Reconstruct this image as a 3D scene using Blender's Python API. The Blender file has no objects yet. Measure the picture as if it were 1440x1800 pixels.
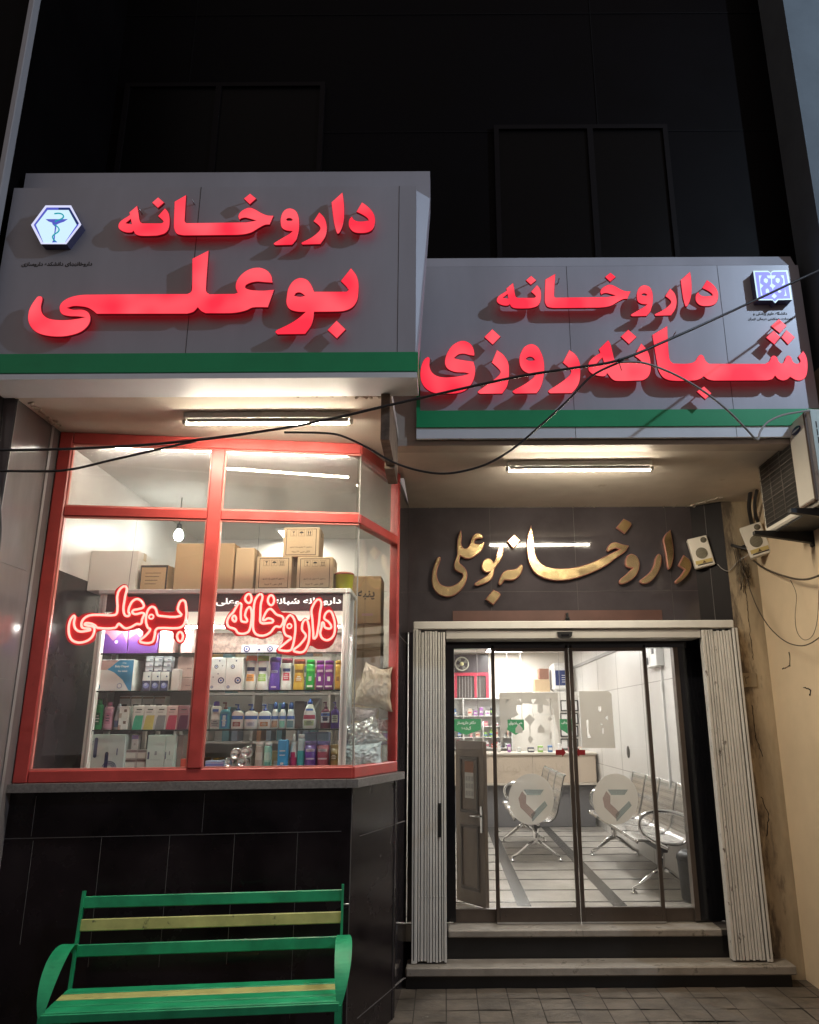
import bpy, bmesh, math, random
from mathutils import Vector, Matrix, Euler, noise
random.seed(7)
S = bpy.context.scene
COL = S.collection
R = math.radians

# ------------------------------------------------------------------ camera
F, PITCH, ROLL, CX, CY, EYE = 1330.0, 15.5, -0.3, 780.0, 900.0, 1.72
cam = bpy.data.cameras.new('camera')
cam_o = bpy.data.objects.new('camera', cam); COL.objects.link(cam_o)
cam.sensor_fit = 'HORIZONTAL'; cam.sensor_width = 36.0
cam.lens = 36.0 * F / 1440.0
cam.shift_x = -(CX - 720.0) / 1440.0
cam.clip_start = 0.05; cam.clip_end = 200
CAMROT = Matrix.Rotation(R(90 + PITCH), 4, 'X') @ Matrix.Rotation(R(ROLL), 4, 'Z')
cam_o.matrix_world = Matrix.Translation((0, 0, EYE)) @ CAMROT
S.camera = cam_o

# ------------------------------------------------------------------ sky, light, exposure
w = bpy.data.worlds.new('World'); S.world = w; w.use_nodes = True
nt = w.node_tree
bg = nt.nodes['Background']
sky = nt.nodes.new('ShaderNodeTexSky'); sky.sky_type = 'NISHITA'; sky.sun_disc = False
sky.sun_elevation = R(-7); sky.sun_rotation = R(120)
nt.links.new(sky.outputs[0], bg.inputs[0]); bg.inputs[1].default_value = 0.15
glow_bg = nt.nodes.new('ShaderNodeBackground'); glow_bg.inputs[0].default_value = (1.0, .84, .78, 1); glow_bg.inputs[1].default_value = 0.15   # even warm fill added to the night sky as the town's glow
add = nt.nodes.new('ShaderNodeAddShader'); nt.links.new(bg.outputs[0], add.inputs[0]); nt.links.new(glow_bg.outputs[0], add.inputs[1])
nt.links.new(add.outputs[0], nt.nodes['World Output'].inputs[0])
S.view_settings.view_transform = 'Standard'; S.view_settings.look = 'None'
S.view_settings.exposure = 0.6; S.view_settings.gamma = 1.0
S.cycles.use_denoising = True
S.cycles.max_bounces = 10; S.cycles.transparent_max_bounces = 24
S.cycles.diffuse_bounces = 4; S.cycles.glossy_bounces = 4
S.cycles.caustics_reflective = False; S.cycles.caustics_refractive = False
S.cycles.sample_clamp_indirect = 3.0
TUBE_S, PANEL_S, NEON_S, RED_S, STREET_W, BULB_S = 300.0, 25.0, 2.1, 0.74, 330.0, 90.0

# ------------------------------------------------------------------ geometry helpers
def ray(px, py):
    v = Vector(((px - CX) / F, (CY - py) / F, -1.0))
    return (CAMROT.to_3x3() @ v)
EYEV = Vector((0, 0, EYE))
def WY(px, py, Y):
    d = ray(px, py); return EYEV + d * (Y / d.y)
def WZ(px, py, Z):
    d = ray(px, py); return EYEV + d * ((Z - EYE) / d.z)
def WX(px, py, X):
    d = ray(px, py); return EYEV + d * (X / d.x)
def WP(px, py, p0, n):
    d = ray(px, py); return EYEV + d * ((Vector(p0) - EYEV).dot(n) / d.dot(n))

class Plane:
    """A vertical plane with its own (u, z) coordinates; n faces the viewer."""
    def __init__(s, p0, p1):
        s.p0 = Vector((p0[0], p0[1], 0)); s.u = (Vector((p1[0], p1[1], 0)) - s.p0); s.len = s.u.length; s.u.normalize()
        s.n = s.u.cross(Vector((0, 0, 1)))
    def uz(s, px, py, off=0.0):
        p = WP(px, py, s.p0 + s.n * off, s.n) - s.p0
        return (p.dot(s.u), p.z)
    def pt(s, u, z, off=0.0):
        p = s.p0 + s.u * u + s.n * off; return Vector((p.x, p.y, z))
    def mat(s, off=0.0):
        m = Matrix.Identity(4)
        for i in range(3):
            m[i][0] = s.u[i]; m[i][1] = (0, 0, 1)[i]; m[i][2] = s.n[i]; m[i][3] = (s.p0 + s.n * off)[i]
        return m

class MB:
    def __init__(s): s.v = []; s.f = []; s.m = []; s.sm = []
    def add(s, vs, fs, mi=0, smooth=False):
        b = len(s.v); s.v += [tuple(v) for v in vs]
        for f in fs: s.f.append(tuple(b + i for i in f)); s.m.append(mi); s.sm.append(smooth)
        return s
    def box(s, x0, x1, y0, y1, z0, z1, mi=0, M=None):
        x0, x1 = sorted((x0, x1)); y0, y1 = sorted((y0, y1)); z0, z1 = sorted((z0, z1))
        vs = [Vector(p) for p in ((x0,y0,z0),(x1,y0,z0),(x1,y1,z0),(x0,y1,z0),(x0,y0,z1),(x1,y0,z1),(x1,y1,z1),(x0,y1,z1))]
        if M is not None: vs = [M @ v for v in vs]
        return s.add(vs, [(0,3,2,1),(4,5,6,7),(0,1,5,4),(1,2,6,5),(2,3,7,6),(3,0,4,7)], mi)
    def cbox(s, x0, x1, y0, y1, z0, z1, b=.004, mi=0, M=None):
        """box with chamfered edges"""
        x0, x1 = sorted((x0, x1)); y0, y1 = sorted((y0, y1)); z0, z1 = sorted((z0, z1))
        b = min(b, (x1-x0)*.3, (y1-y0)*.3, (z1-z0)*.3)
        bm = bmesh.new(); bmesh.ops.create_cube(bm, size=1)
        for v in bm.verts:
            v.co = Vector(((x0+x1)/2 + v.co.x*(x1-x0), (y0+y1)/2 + v.co.y*(y1-y0), (z0+z1)/2 + v.co.z*(z1-z0)))
        bmesh.ops.bevel(bm, geom=bm.edges[:], offset=b, segments=1, affect='EDGES')
        bm.verts.index_update()
        vs = [v.co.copy() for v in bm.verts]
        if M is not None: vs = [M @ v for v in vs]
        fs = [tuple(v.index for v in f.verts) for f in bm.faces]; bm.free()
        return s.add(vs, fs, mi)
    def bar(s, a, b, w, h=None, mi=0, up=(0,0,1)):
        """rectangular bar between two points"""
        a = Vector(a); b = Vector(b); h = h or w; d = (b - a).normalized()
        up = Vector(up)
        if abs(d.dot(up)) > .98: up = Vector((0,1,0))
        r = d.cross(up).normalized(); t = r.cross(d)
        vs = []
        for p in (a, b):
            for i, j in ((-1,-1),(1,-1),(1,1),(-1,1)): vs.append(p + r*i*w/2 + t*j*h/2)
        return s.add(vs, [(0,1,2,3),(7,6,5,4),(0,4,5,1),(1,5,6,2),(2,6,7,3),(3,7,4,0)], mi)
    def tube(s, pts, r, n=8, mi=0, closed=False, caps=True):
        pts = [Vector(p) for p in pts]; N = len(pts); vs = []; fs = []
        rr = r if isinstance(r, (list, tuple)) else [r]*N
        prev = None
        for i, p in enumerate(pts):
            a = pts[(i-1) % N] if (closed or i > 0) else p
            b = pts[(i+1) % N] if (closed or i < N-1) else p
            t = (b - a)
            if t.length < 1e-9: t = Vector((0,0,1))
            t.normalize()
            if prev is None:
                up = Vector((0,0,1)) if abs(t.z) < .9 else Vector((0,1,0))
                r1 = t.cross(up).normalized()
            else:
                r1 = (prev - t*prev.dot(t))
                r1 = r1.normalized() if r1.length > 1e-6 else t.orthogonal().normalized()
            prev = r1; r2 = t.cross(r1)
            for k in range(n):
                a_ = 2*math.pi*k/n; vs.append(p + (r1*math.cos(a_) + r2*math.sin(a_))*rr[i])
        for i in range(N if closed else N-1):
            j = (i+1) % N
            for k in range(n):
                l = (k+1) % n; fs.append((i*n+k, i*n+l, j*n+l, j*n+k))
        if caps and not closed:
            fs.append(tuple(range(n-1, -1, -1))); fs.append(tuple((N-1)*n+k for k in range(n)))
        return s.add(vs, fs, mi, True)
    def lathe(s, prof, n=20, sx=1, sy=1, c=(0,0,0), mi=0, M=None):
        """prof: (radius, z) pairs"""
        vs = []; fs = []; N = len(prof)
        for r, z in prof:
            for k in range(n):
                a = 2*math.pi*k/n; vs.append(Vector((c[0]+r*sx*math.cos(a), c[1]+r*sy*math.sin(a), c[2]+z)))
        if M is not None: vs = [M @ v for v in vs]
        for i in range(N-1):
            for k in range(n):
                l = (k+1) % n; fs.append((i*n+k, i*n+l, (i+1)*n+l, (i+1)*n+k))
        if prof[0][0] > 1e-5: fs.append(tuple(range(n-1, -1, -1)))
        if prof[-1][0] > 1e-5: fs.append(tuple((N-1)*n+k for k in range(n)))
        return s.add(vs, fs, mi, True)
    def prism(s, poly, a, b, mi=0, axis='Z', M=None):
        """extrude a 2-D polygon (counter-clockwise) along an axis from a to b"""
        n = len(poly)
        def P(p, h): return Vector({'Z': (p[0], p[1], h), 'Y': (p[0], h, p[1]), 'X': (h, p[0], p[1])}[axis])
        vs = [P(p, a) for p in poly] + [P(p, b) for p in poly]
        if M is not None: vs = [M @ v for v in vs]
        fs = [tuple(range(n-1, -1, -1)), tuple(range(n, 2*n))] + [(i, (i+1) % n, n+(i+1) % n, n+i) for i in range(n)]
        return s.add(vs, fs, mi)
    def ubox(s, P, u0, u1, z0, z1, o0, o1, mi=0, b=None):
        """box on a Plane: u and z range, standing from o0 to o1 in front of it"""
        M = Matrix.Identity(4)
        for i in range(3):
            M[i][0] = P.u[i]; M[i][1] = -P.n[i]; M[i][2] = (0,0,1)[i]; M[i][3] = P.p0[i]
        if b: return s.cbox(u0, u1, -o1, -o0, z0, z1, b, mi, M)
        return s.box(u0, u1, -o1, -o0, z0, z1, mi, M)
    def build(s, name, mats, parent=None, local=False, recalc=True):
        me = bpy.data.meshes.new(name); me.from_pydata(s.v, [], s.f)
        mats = mats if isinstance(mats, (list, tuple)) else [mats]
        for m in mats: me.materials.append(m)
        me.polygons.foreach_set('material_index', s.m); me.polygons.foreach_set('use_smooth', s.sm)
        if recalc:
            bm = bmesh.new(); bm.from_mesh(me); bmesh.ops.recalc_face_normals(bm, faces=bm.faces[:]); bm.to_mesh(me); bm.free()
        return link(name, me, parent, local)

BASE = {}
def link(name, me, parent=None, local=False):
    o = bpy.data.objects.new(name, me); COL.objects.link(o)
    if parent is not None:
        o.parent = parent
        if not local and parent.name in BASE: o.matrix_parent_inverse = BASE[parent.name].inverted()
    return o
def thing(name, label, cat, loc=(0,0,0), rz=0.0, group=None):
    o = bpy.data.objects.new(name, None); COL.objects.link(o); o.empty_display_size = .1
    o.location = loc; o.rotation_euler = (0, 0, rz)
    BASE[o.name] = Matrix.Translation(loc) @ Matrix.Rotation(rz, 4, 'Z')
    return tag(o, label, cat, group)
def tag(o, label=None, cat=None, group=None, kind=None):
    if label: o['label'] = label
    if cat: o['category'] = cat
    if group: o['group'] = group
    if kind: o['kind'] = kind
    return o
def dup(root, loc=None, rz=None, label=None):
    r = root.copy(); COL.objects.link(r)
    if loc is not None: r.location = loc
    if rz is not None: r.rotation_euler = (0, 0, rz)
    if label: r['label'] = label
    for ch in list(root.children):
        c = ch.copy(); COL.objects.link(c); c.parent = r
        for g in list(ch.children):
            d = g.copy(); COL.objects.link(d); d.parent = c
    return r

# smooth closed outline from a hand trace: points with a trailing 1 are corners
def smooth_loop(pts, closed=True, sub=5):
    P = [(Vector((p[0], p[1])), len(p) > 2) for p in pts]; n = len(P); out = []
    def tang(i):
        a = P[(i-1) % n][0]; b = P[(i+1) % n][0]; t = b - a
        return t.normalized() if t.length > 1e-9 else Vector((0,0))
    rng = range(n if closed else n-1)
    for i in rng:
        (p, c1), (q, c2) = P[i], P[(i+1) % n]
        d = q - p; L = d.length
        if (c1 and c2) or L < 1e-9: out.append(p); continue
        e1 = c1 or (not closed and i == 0); e2 = c2 or (not closed and i == n-2)
        t1 = d.copy() if e1 else tang(i)*L
        t2 = d.copy() if e2 else tang((i+1) % n)*L
        for k in range(sub):
            t = k/sub; h = t*t*(3-2*t)
            out.append(p*(1-h) + q*h + t1*(t*(1-t)**2) + t2*(-(1-t)*t*t))
    if not closed: out.append(P[-1][0])
    return out
def shape_mesh(loops, depth, bevel=0.0, offset=0.0):
    """flat filled shape (outer loops and holes) thickened from z=-depth to z=0"""
    cu = bpy.data.curves.new('outline', 'CURVE'); cu.dimensions = '2D'; cu.fill_mode = 'BOTH'
    cu.extrude = max(depth/2 - bevel, 1e-4); cu.bevel_depth = bevel; cu.bevel_resolution = 0; cu.offset = offset - bevel
    for lp in loops:
        sp = cu.splines.new('POLY'); sp.points.add(len(lp)-1)
        for k, p in enumerate(lp): sp.points[k].co = (p[0], p[1], 0, 1)
        sp.use_cyclic_u = True
    o = bpy.data.objects.new('outline', cu); me = bpy.data.meshes.new_from_object(o)
    bpy.data.objects.remove(o); bpy.data.curves.remove(cu)
    me.transform(Matrix.Translation((0, 0, -depth/2)))
    return me
def shape(name, loops, depth, M, mats, parent=None, bevel=0.0, offset=0.0):
    me = shape_mesh(loops, depth, bevel, offset)
    mats = mats if isinstance(mats, (list, tuple)) else [mats]
    for m in mats: me.materials.append(m)
    for p in me.polygons:
        p.material_index = 0 if (p.normal.z > .95 or len(mats) == 1) else (1 if abs(p.normal.z) < .3 or len(mats) < 3 else 2)
        p.use_smooth = False
    me.transform(M)
    return link(name, me, parent)

# Arabic-script shaping into presentation forms (isolated, final, initial, medial)
FORMS = {'ا': (0xFE8D,0xFE8E,0,0), 'آ': (0xFE81,0xFE82,0,0), 'ب': (0xFE8F,0xFE90,0xFE91,0xFE92), 'پ': (0xFB56,0xFB57,0xFB58,0xFB59),
 'ت': (0xFE95,0xFE96,0xFE97,0xFE98), 'ج': (0xFE9D,0xFE9E,0xFE9F,0xFEA0), 'ح': (0xFEA1,0xFEA2,0xFEA3,0xFEA4), 'خ': (0xFEA5,0xFEA6,0xFEA7,0xFEA8),
 'د': (0xFEA9,0xFEAA,0,0), 'ر': (0xFEAD,0xFEAE,0,0), 'ز': (0xFEAF,0xFEB0,0,0), 'س': (0xFEB1,0xFEB2,0xFEB3,0xFEB4), 'ش': (0xFEB5,0xFEB6,0xFEB7,0xFEB8),
 'ط': (0xFEC1,0xFEC2,0xFEC3,0xFEC4), 'ع': (0xFEC9,0xFECA,0xFECB,0xFECC), 'گ': (0xFB92,0xFB93,0xFB94,0xFB95), 'ک': (0xFB8E,0xFB8F,0xFB90,0xFB91),
 'ل': (0xFEDD,0xFEDE,0xFEDF,0xFEE0), 'م': (0xFEE1,0xFEE2,0xFEE3,0xFEE4), 'ن': (0xFEE5,0xFEE6,0xFEE7,0xFEE8), 'ه': (0xFEE9,0xFEEA,0xFEEB,0xFEEC),
 'و': (0xFEED,0xFEEE,0,0), 'ی': (0xFBFC,0xFBFD,0xFBFE,0xFBFF)}
def shape_ar(t):
    out = []
    for i, c in enumerate(t):
        if c not in FORMS: out.append(c); continue
        pv = t[i-1] if i else ' '; nx = t[i+1] if i+1 < len(t) else ' '
        jp = pv in FORMS and FORMS[pv][2] != 0; jn = nx in FORMS and FORMS[c][2] != 0
        f = FORMS[c]; out.append(chr(f[3] if jp and jn else f[1] if jp else f[2] if jn else f[0]))
    r = ''.join(reversed(out))
    # digits run left to right
    res = ''; num = ''
    for ch in r:
        if '۰' <= ch <= '۹': num = ch + num
        else: res += num + ch; num = ''
    return res + num
def text_mesh(txt, height=None, width=None, ar=True, bold=0.0):
    cu = bpy.data.curves.new('lettering', 'FONT'); cu.body = shape_ar(txt) if ar else txt
    cu.size = 1; cu.offset = bold; cu.resolution_u = 2; cu.extrude = 0
    o = bpy.data.objects.new('lettering', cu); me = bpy.data.meshes.new_from_object(o)
    bpy.data.objects.remove(o); bpy.data.curves.remove(cu)
    if not me.vertices: return me
    xs = [v.co.x for v in me.vertices]; ys = [v.co.y for v in me.vertices]
    x0, x1, y0, y1 = min(xs), max(xs), min(ys), max(ys)
    sx = sy = None
    if width: sx = width/(x1-x0)
    if height: sy = height/(y1-y0)
    sx = sx or sy; sy = sy or sx
    for v in me.vertices: v.co = ((v.co.x-(x0+x1)/2)*sx, (v.co.y-(y0+y1)/2)*sy, 0)
    return me
def text_on(name, txt, M, mat, parent=None, height=None, width=None, ar=True, bold=0.0, local=False):
    me = text_mesh(txt, height, width, ar, bold); me.materials.append(mat); me.transform(M)
    return link(name, me, parent, local)

# ------------------------------------------------------------------ materials
MATS = {}
def mat(name, base=(.5,.5,.5), rough=.5, metal=0.0, var=0.0, vscale=6.0, bump=0.0, bscale=40.0, emit=None, es=0.0, spec=.5,
        stain=None, sscale=3.0, sth=.6, coat=0.0, rvar=0.0, stretch=(1,1,1), trans=0.0, sub=None):
    if name in MATS: return MATS[name]
    m = bpy.data.materials.new(name); m.use_nodes = True; MATS[name] = m
    n = m.node_tree.nodes; l = m.node_tree.links; b = n['Principled BSDF']
    b.inputs['Base Color'].default_value = (*base, 1); b.inputs['Roughness'].default_value = rough
    b.inputs['Metallic'].default_value = metal; b.inputs['Specular IOR Level'].default_value = spec
    b.inputs['Coat Weight'].default_value = coat
    if trans: b.inputs['Transmission Weight'].default_value = trans
    if emit: b.inputs['Emission Color'].default_value = (*emit, 1); b.inputs['Emission Strength'].default_value = es
    if var or bump or stain or rvar:
        tc = n.new('ShaderNodeTexCoord'); mp = n.new('ShaderNodeMapping'); mp.inputs['Scale'].default_value = stretch
        l.new(tc.outputs['Object'], mp.inputs['Vector'])
    if var or rvar:
        nz = n.new('ShaderNodeTexNoise'); nz.inputs['Scale'].default_value = vscale; nz.inputs['Detail'].default_value = 5; nz.inputs['Roughness'].default_value = .6
        l.new(mp.outputs[0], nz.inputs['Vector'])
    src = None
    if var:
        rp = n.new('ShaderNodeValToRGB')
        rp.color_ramp.elements[0].position = .3; rp.color_ramp.elements[1].position = .7
        lo = [max(0, c*(1-var)) for c in base]; hi = [min(1, c*(1+var)) for c in base]
        rp.color_ramp.elements[0].color = (*lo, 1); rp.color_ramp.elements[1].color = (*hi, 1)
        l.new(nz.outputs['Fac'], rp.inputs[0]); src = rp.outputs[0]; l.new(src, b.inputs['Base Color'])
    if rvar:
        mr = n.new('ShaderNodeMapRange'); mr.inputs[1].default_value = .3; mr.inputs[2].default_value = .7
        mr.inputs[3].default_value = max(.02, rough-rvar); mr.inputs[4].default_value = min(1, rough+rvar)
        l.new(nz.outputs['Fac'], mr.inputs[0]); l.new(mr.outputs[0], b.inputs['Roughness'])
    if stain:
        st = n.new('ShaderNodeTexNoise'); st.inputs['Scale'].default_value = sscale; st.inputs['Detail'].default_value = 8; st.inputs['Roughness'].default_value = .7
        l.new(mp.outputs[0], st.inputs['Vector'])
        sr = n.new('ShaderNodeValToRGB'); sr.color_ramp.elements[0].position = sth; sr.color_ramp.elements[1].position = min(1, sth+.08)
        sr.color_ramp.elements[0].color = (0,0,0,1); sr.color_ramp.elements[1].color = (1,1,1,1)
        l.new(st.outputs['Fac'], sr.inputs[0])
        mx = n.new('ShaderNodeMix'); mx.data_type = 'RGBA'
        l.new(sr.outputs[0], mx.inputs['Factor'])
        if src is not None: l.new(src, mx.inputs['A'])
        else: mx.inputs['A'].default_value = (*base, 1)
        mx.inputs['B'].default_value = (*stain, 1)
        l.new(mx.outputs['Result'], b.inputs['Base Color'])
    if bump:
        bz = n.new('ShaderNodeTexNoise'); bz.inputs['Scale'].default_value = bscale; bz.inputs['Detail'].default_value = 4
        l.new(mp.outputs[0], bz.inputs['Vector'])
        bn = n.new('ShaderNodeBump'); bn.inputs['Strength'].default_value = bump; bn.inputs['Distance'].default_value = .01
        l.new(bz.outputs['Fac'], bn.inputs['Height']); l.new(bn.outputs[0], b.inputs['Normal'])
    return m
def glow(name, col, s):
    if name in MATS: return MATS[name]
    m = bpy.data.materials.new(name); m.use_nodes = True; MATS[name] = m
    b = m.node_tree.nodes['Principled BSDF']
    b.inputs['Base Color'].default_value = (*[min(.6, c*.5) for c in col], 1); b.inputs['Roughness'].default_value = .25
    b.inputs['Emission Color'].default_value = (*col, 1); b.inputs['Emission Strength'].default_value = s
    return m
def glass(name, tint=(1,1,1), f0=.045, haze=0.0, dirt=0.0, rough=0.0, film=(.75,.74,.72)):
    """thin pane: clear straight through, mirror by the angle, with a dusty film where asked"""
    if name in MATS: return MATS[name]
    m = bpy.data.materials.new(name); m.use_nodes = True; MATS[name] = m
    n = m.node_tree.nodes; l = m.node_tree.links
    for x in list(n): n.remove(x)
    out = n.new('ShaderNodeOutputMaterial'); tr = n.new('ShaderNodeBsdfTransparent'); gl = n.new('ShaderNodeBsdfGlossy')
    tr.inputs[0].default_value = (*tint, 1); gl.inputs['Roughness'].default_value = rough; gl.inputs['Color'].default_value = (1,1,1,1)
    lw = n.new('ShaderNodeLayerWeight'); lw.inputs[0].default_value = .5
    pw = n.new('ShaderNodeMath'); pw.operation = 'POWER'; pw.inputs[1].default_value = 5.0; l.new(lw.outputs['Facing'], pw.inputs[0])
    ma = n.new('ShaderNodeMath'); ma.operation = 'MULTIPLY_ADD'; ma.inputs[1].default_value = 1-f0; ma.inputs[2].default_value = f0; l.new(pw.outputs[0], ma.inputs[0])
    mx = n.new('ShaderNodeMixShader'); l.new(ma.outputs[0], mx.inputs[0]); l.new(tr.outputs[0], mx.inputs[1]); l.new(gl.outputs[0], mx.inputs[2])
    last = mx
    if haze:
        df = n.new('ShaderNodeBsdfDiffuse'); df.inputs[0].default_value = (*film, 1)
        tl = n.new('ShaderNodeBsdfTranslucent'); tl.inputs[0].default_value = (*film, 1)
        ad = n.new('ShaderNodeMixShader'); ad.inputs[0].default_value = .6; l.new(df.outputs[0], ad.inputs[1]); l.new(tl.outputs[0], ad.inputs[2])
        m2 = n.new('ShaderNodeMixShader'); l.new(mx.outputs[0], m2.inputs[1]); l.new(ad.outputs[0], m2.inputs[2])
        if dirt:
            tc = n.new('ShaderNodeTexCoord'); nz = n.new('ShaderNodeTexNoise'); nz.inputs['Scale'].default_value = 5; nz.inputs['Detail'].default_value = 6
            l.new(tc.outputs['Object'], nz.inputs['Vector'])
            mr = n.new('ShaderNodeMapRange'); mr.inputs[1].default_value = .35; mr.inputs[2].default_value = .75
            mr.inputs[3].default_value = max(0, haze-dirt); mr.inputs[4].default_value = haze+dirt
            l.new(nz.outputs['Fac'], mr.inputs[0]); l.new(mr.outputs[0], m2.inputs[0])
        else: m2.inputs[0].default_value = haze
        last = m2
    l.new(last.outputs[0], out.inputs[0])
    return m

M_blackstone = mat('polished_black_stone', (.013,.009,.011), .24, spec=.28, var=.5, vscale=2.2, rvar=.10, bump=.02, bscale=3, stain=(.05,.045,.045), sscale=26, sth=.74)
M_greystone = mat('polished_grey_stone', (.055,.047,.052), .055, var=.3, vscale=2.5, rvar=.025, bump=.004, bscale=3)
M_pilaster = mat('polished_pilaster_stone', (.15,.133,.138), .16, var=.35, vscale=2.0, rvar=.06, bump=.03, bscale=4, stain=(.3,.28,.26), sscale=15, sth=.78, stretch=(1,1,.25))
M_grout = mat('pale_grout', (.12,.11,.11), .8)
M_granite = mat('grey_granite', (.16,.15,.15), .45, var=.3, vscale=60, bump=.1, bscale=80)
M_redframe = mat('red_painted_metal', (.42,.055,.05), .38, var=.18, vscale=7, rvar=.08, stain=(.30,.05,.04), sscale=9, sth=.66)
M_red_edge = mat('pale_red_bead', (.62,.2,.17), .4)
M_soffit = mat('beige_soffit_plaster', (.63,.565,.50), .95, spec=0.0, var=.1, vscale=2.5, bump=.12, bscale=10, stain=(.42,.35,.28), sscale=2.3, sth=.64)
M_chip = mat('crumbled_plaster', (.42,.36,.30), .95, var=.3, vscale=20, bump=.4, bscale=40)
M_acp = mat('grey_sign_panel', (.42,.415,.465), .42, metal=.12, var=.10, vscale=1.6, stretch=(1.5,1,.4), rvar=.06)
M_acp_l = mat('silver_sign_panel', (.80,.82,.86), .4, metal=.05, var=.06, vscale=3, rvar=.06)
M_acp_d = mat('dark_panel_joint', (.03,.03,.03), .7)
M_green = mat('green_sign_band', (.012,.36,.14), .38, var=.1, vscale=3)
M_beige_trim = mat('beige_metal_trim', (.48,.40,.34), .5, var=.1, vscale=5)
M_letter = glow('lit_red_acrylic', (1.0,.05,.08), RED_S)
def uneven(m, a, b):
    n = m.node_tree.nodes; l = m.node_tree.links; tc = n.new('ShaderNodeTexCoord'); nz = n.new('ShaderNodeTexNoise'); nz.inputs['Scale'].default_value = 4.5; nz.inputs['Detail'].default_value = 1
    l.new(tc.outputs['Object'], nz.inputs['Vector']); rp = n.new('ShaderNodeValToRGB'); rp.color_ramp.elements[0].position = .35; rp.color_ramp.elements[1].position = .65
    rp.color_ramp.elements[0].color = (*a, 1); rp.color_ramp.elements[1].color = (*b, 1); l.new(nz.outputs['Fac'], rp.inputs[0]); l.new(rp.outputs[0], n['Principled BSDF'].inputs['Emission Color'])
uneven(M_letter, (.92,.022,.05), (1,.095,.12))   # the lamps inside do not spread evenly
M_letter_back = mat('red_letter_backlight', (.1,.01,.02), .5, emit=(1,.0,.02), es=.26)
M_letter_side = mat('red_letter_return', (.10,.006,.012), .35, emit=(1,.0,.03), es=.02)
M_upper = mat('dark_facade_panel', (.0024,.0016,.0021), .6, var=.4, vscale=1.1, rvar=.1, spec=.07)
M_upper_line = mat('facade_joint', (.0045,.0035,.004), .7, spec=.1)
M_white_metal = mat('white_worn_paint', (.66,.645,.62), .5, var=.08, vscale=5, stain=(.07,.045,.03), sscale=22, sth=.735, bump=.04, bscale=30)
M_rust = mat('rusty_paint', (.60,.58,.55), .6, var=.12, vscale=7, stain=(.05,.025,.015), sscale=24, sth=.59, bump=.06, bscale=30, stretch=(1,1,.6))
M_alu = mat('brushed_aluminium', (.55,.54,.53), .35, metal=.8, var=.1, vscale=8)
M_bronze = mat('bronze_aluminium', (.13,.105,.09), .33, metal=.7, var=.12, vscale=6)
M_blackpanel = mat('black_glass_panel', (.006,.006,.008), .12)
M_black = mat('black_plastic', (.012,.012,.013), .4)
M_step = mat('worn_step_stone', (.27,.24,.21), .5, var=.2, vscale=9, rvar=.1, bump=.12, bscale=30, stain=(.11,.095,.08), sscale=9, sth=.58)
M_riser = mat('black_riser', (.012,.011,.011), .3, var=.3, vscale=6)
M_plaster = mat('beige_plaster', (.70,.55,.38), .9, var=.07, vscale=2.2, bump=.15, bscale=14, stain=(.63,.49,.33), sscale=3.2, sth=.7)
M_grime = mat('grimy_plaster', (.42,.335,.23), .92, var=.35, vscale=2.6, bump=.35, bscale=22, stain=(.13,.10,.075), sscale=6.0, sth=.555, stretch=(1.8,1,.45))
def grime_by_gate(m):
    """soot and dirt gathered beside the metal gate, thinning out along the wall"""
    n = m.node_tree.nodes; l = m.node_tree.links
    tc = next(x for x in n if x.type == 'TEX_COORD'); st = [x for x in n if x.type == 'TEX_NOISE' and x.inputs['Detail'].default_value == 8][0]
    ramp = [k.to_node for k in l if k.from_node == st][0]
    sx = n.new('ShaderNodeSeparateXYZ'); l.new(tc.outputs['Object'], sx.inputs[0])
    mr = n.new('ShaderNodeMapRange'); mr.inputs[1].default_value = 2.235; mr.inputs[2].default_value = 2.42; mr.inputs[3].default_value = .22; mr.inputs[4].default_value = -.10
    l.new(sx.outputs[0], mr.inputs[0]); ad = n.new('ShaderNodeMath'); ad.operation = 'ADD'; l.new(st.outputs['Fac'], ad.inputs[0]); l.new(mr.outputs[0], ad.inputs[1]); l.new(ad.outputs[0], ramp.inputs[0])
    ramp.color_ramp.elements[1].position = min(1, ramp.color_ramp.elements[0].position + .16)
grime_by_gate(M_grime)
M_glass = glass('window_glass', (.97,.98,.97), .05, haze=.010, dirt=.008)
M_glass_top = glass('dusty_transom_glass', (.9,.9,.88), .06, haze=.06, dirt=.03)
M_glass_door = glass('door_glass', (.97,.98,.98), .05, haze=.012)
M_frost = glass('frosted_film', (.9,.9,.88), .03, haze=.74, rough=.3, film=(.68,.65,.61))
M_tube = glow('lit_tube', (1.0,.89,.69), TUBE_S)
M_panel_light = glow('lit_ceiling_panel', (1.0,.97,.925), PANEL_S)
M_bulb = glow('lit_bulb', (.95,1.0,.95), BULB_S)
M_neon = glow('lit_neon_tube', (1.0,.25,.21), NEON_S)
M_neon_back = mat('red_acrylic_backing', (.38,.004,.010), .25, emit=(1,0,.015), es=.10)
M_gold = mat('brass_letter_face', (.80,.60,.31), .2, metal=1.0, rvar=.08, var=.12, vscale=7)
M_gold_side = mat('copper_letter_return', (.55,.25,.19), .4, metal=.5)
M_wall_white = mat('cream_interior_wall', (.70,.66,.60), .6, var=.05, vscale=2)
M_tile_white = mat('pale_grey_wall_panel', (.62,.595,.565), .33, var=.06, vscale=2)
M_line = mat('panel_seam', (.16,.15,.14), .8)
M_floor_in = mat('pale_floor_tile', (.42,.39,.35), .22, var=.1, vscale=3, rvar=.05)
M_floor_dk = mat('dark_floor_strip', (.07,.065,.06), .25, var=.1, vscale=6)
M_card = mat('brown_cardboard', (.42,.29,.16), .85, var=.08, vscale=5, bump=.05, bscale=20)
M_card2 = mat('pale_cardboard', (.50,.37,.23), .85, var=.07, vscale=5, bump=.05, bscale=20)
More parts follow.
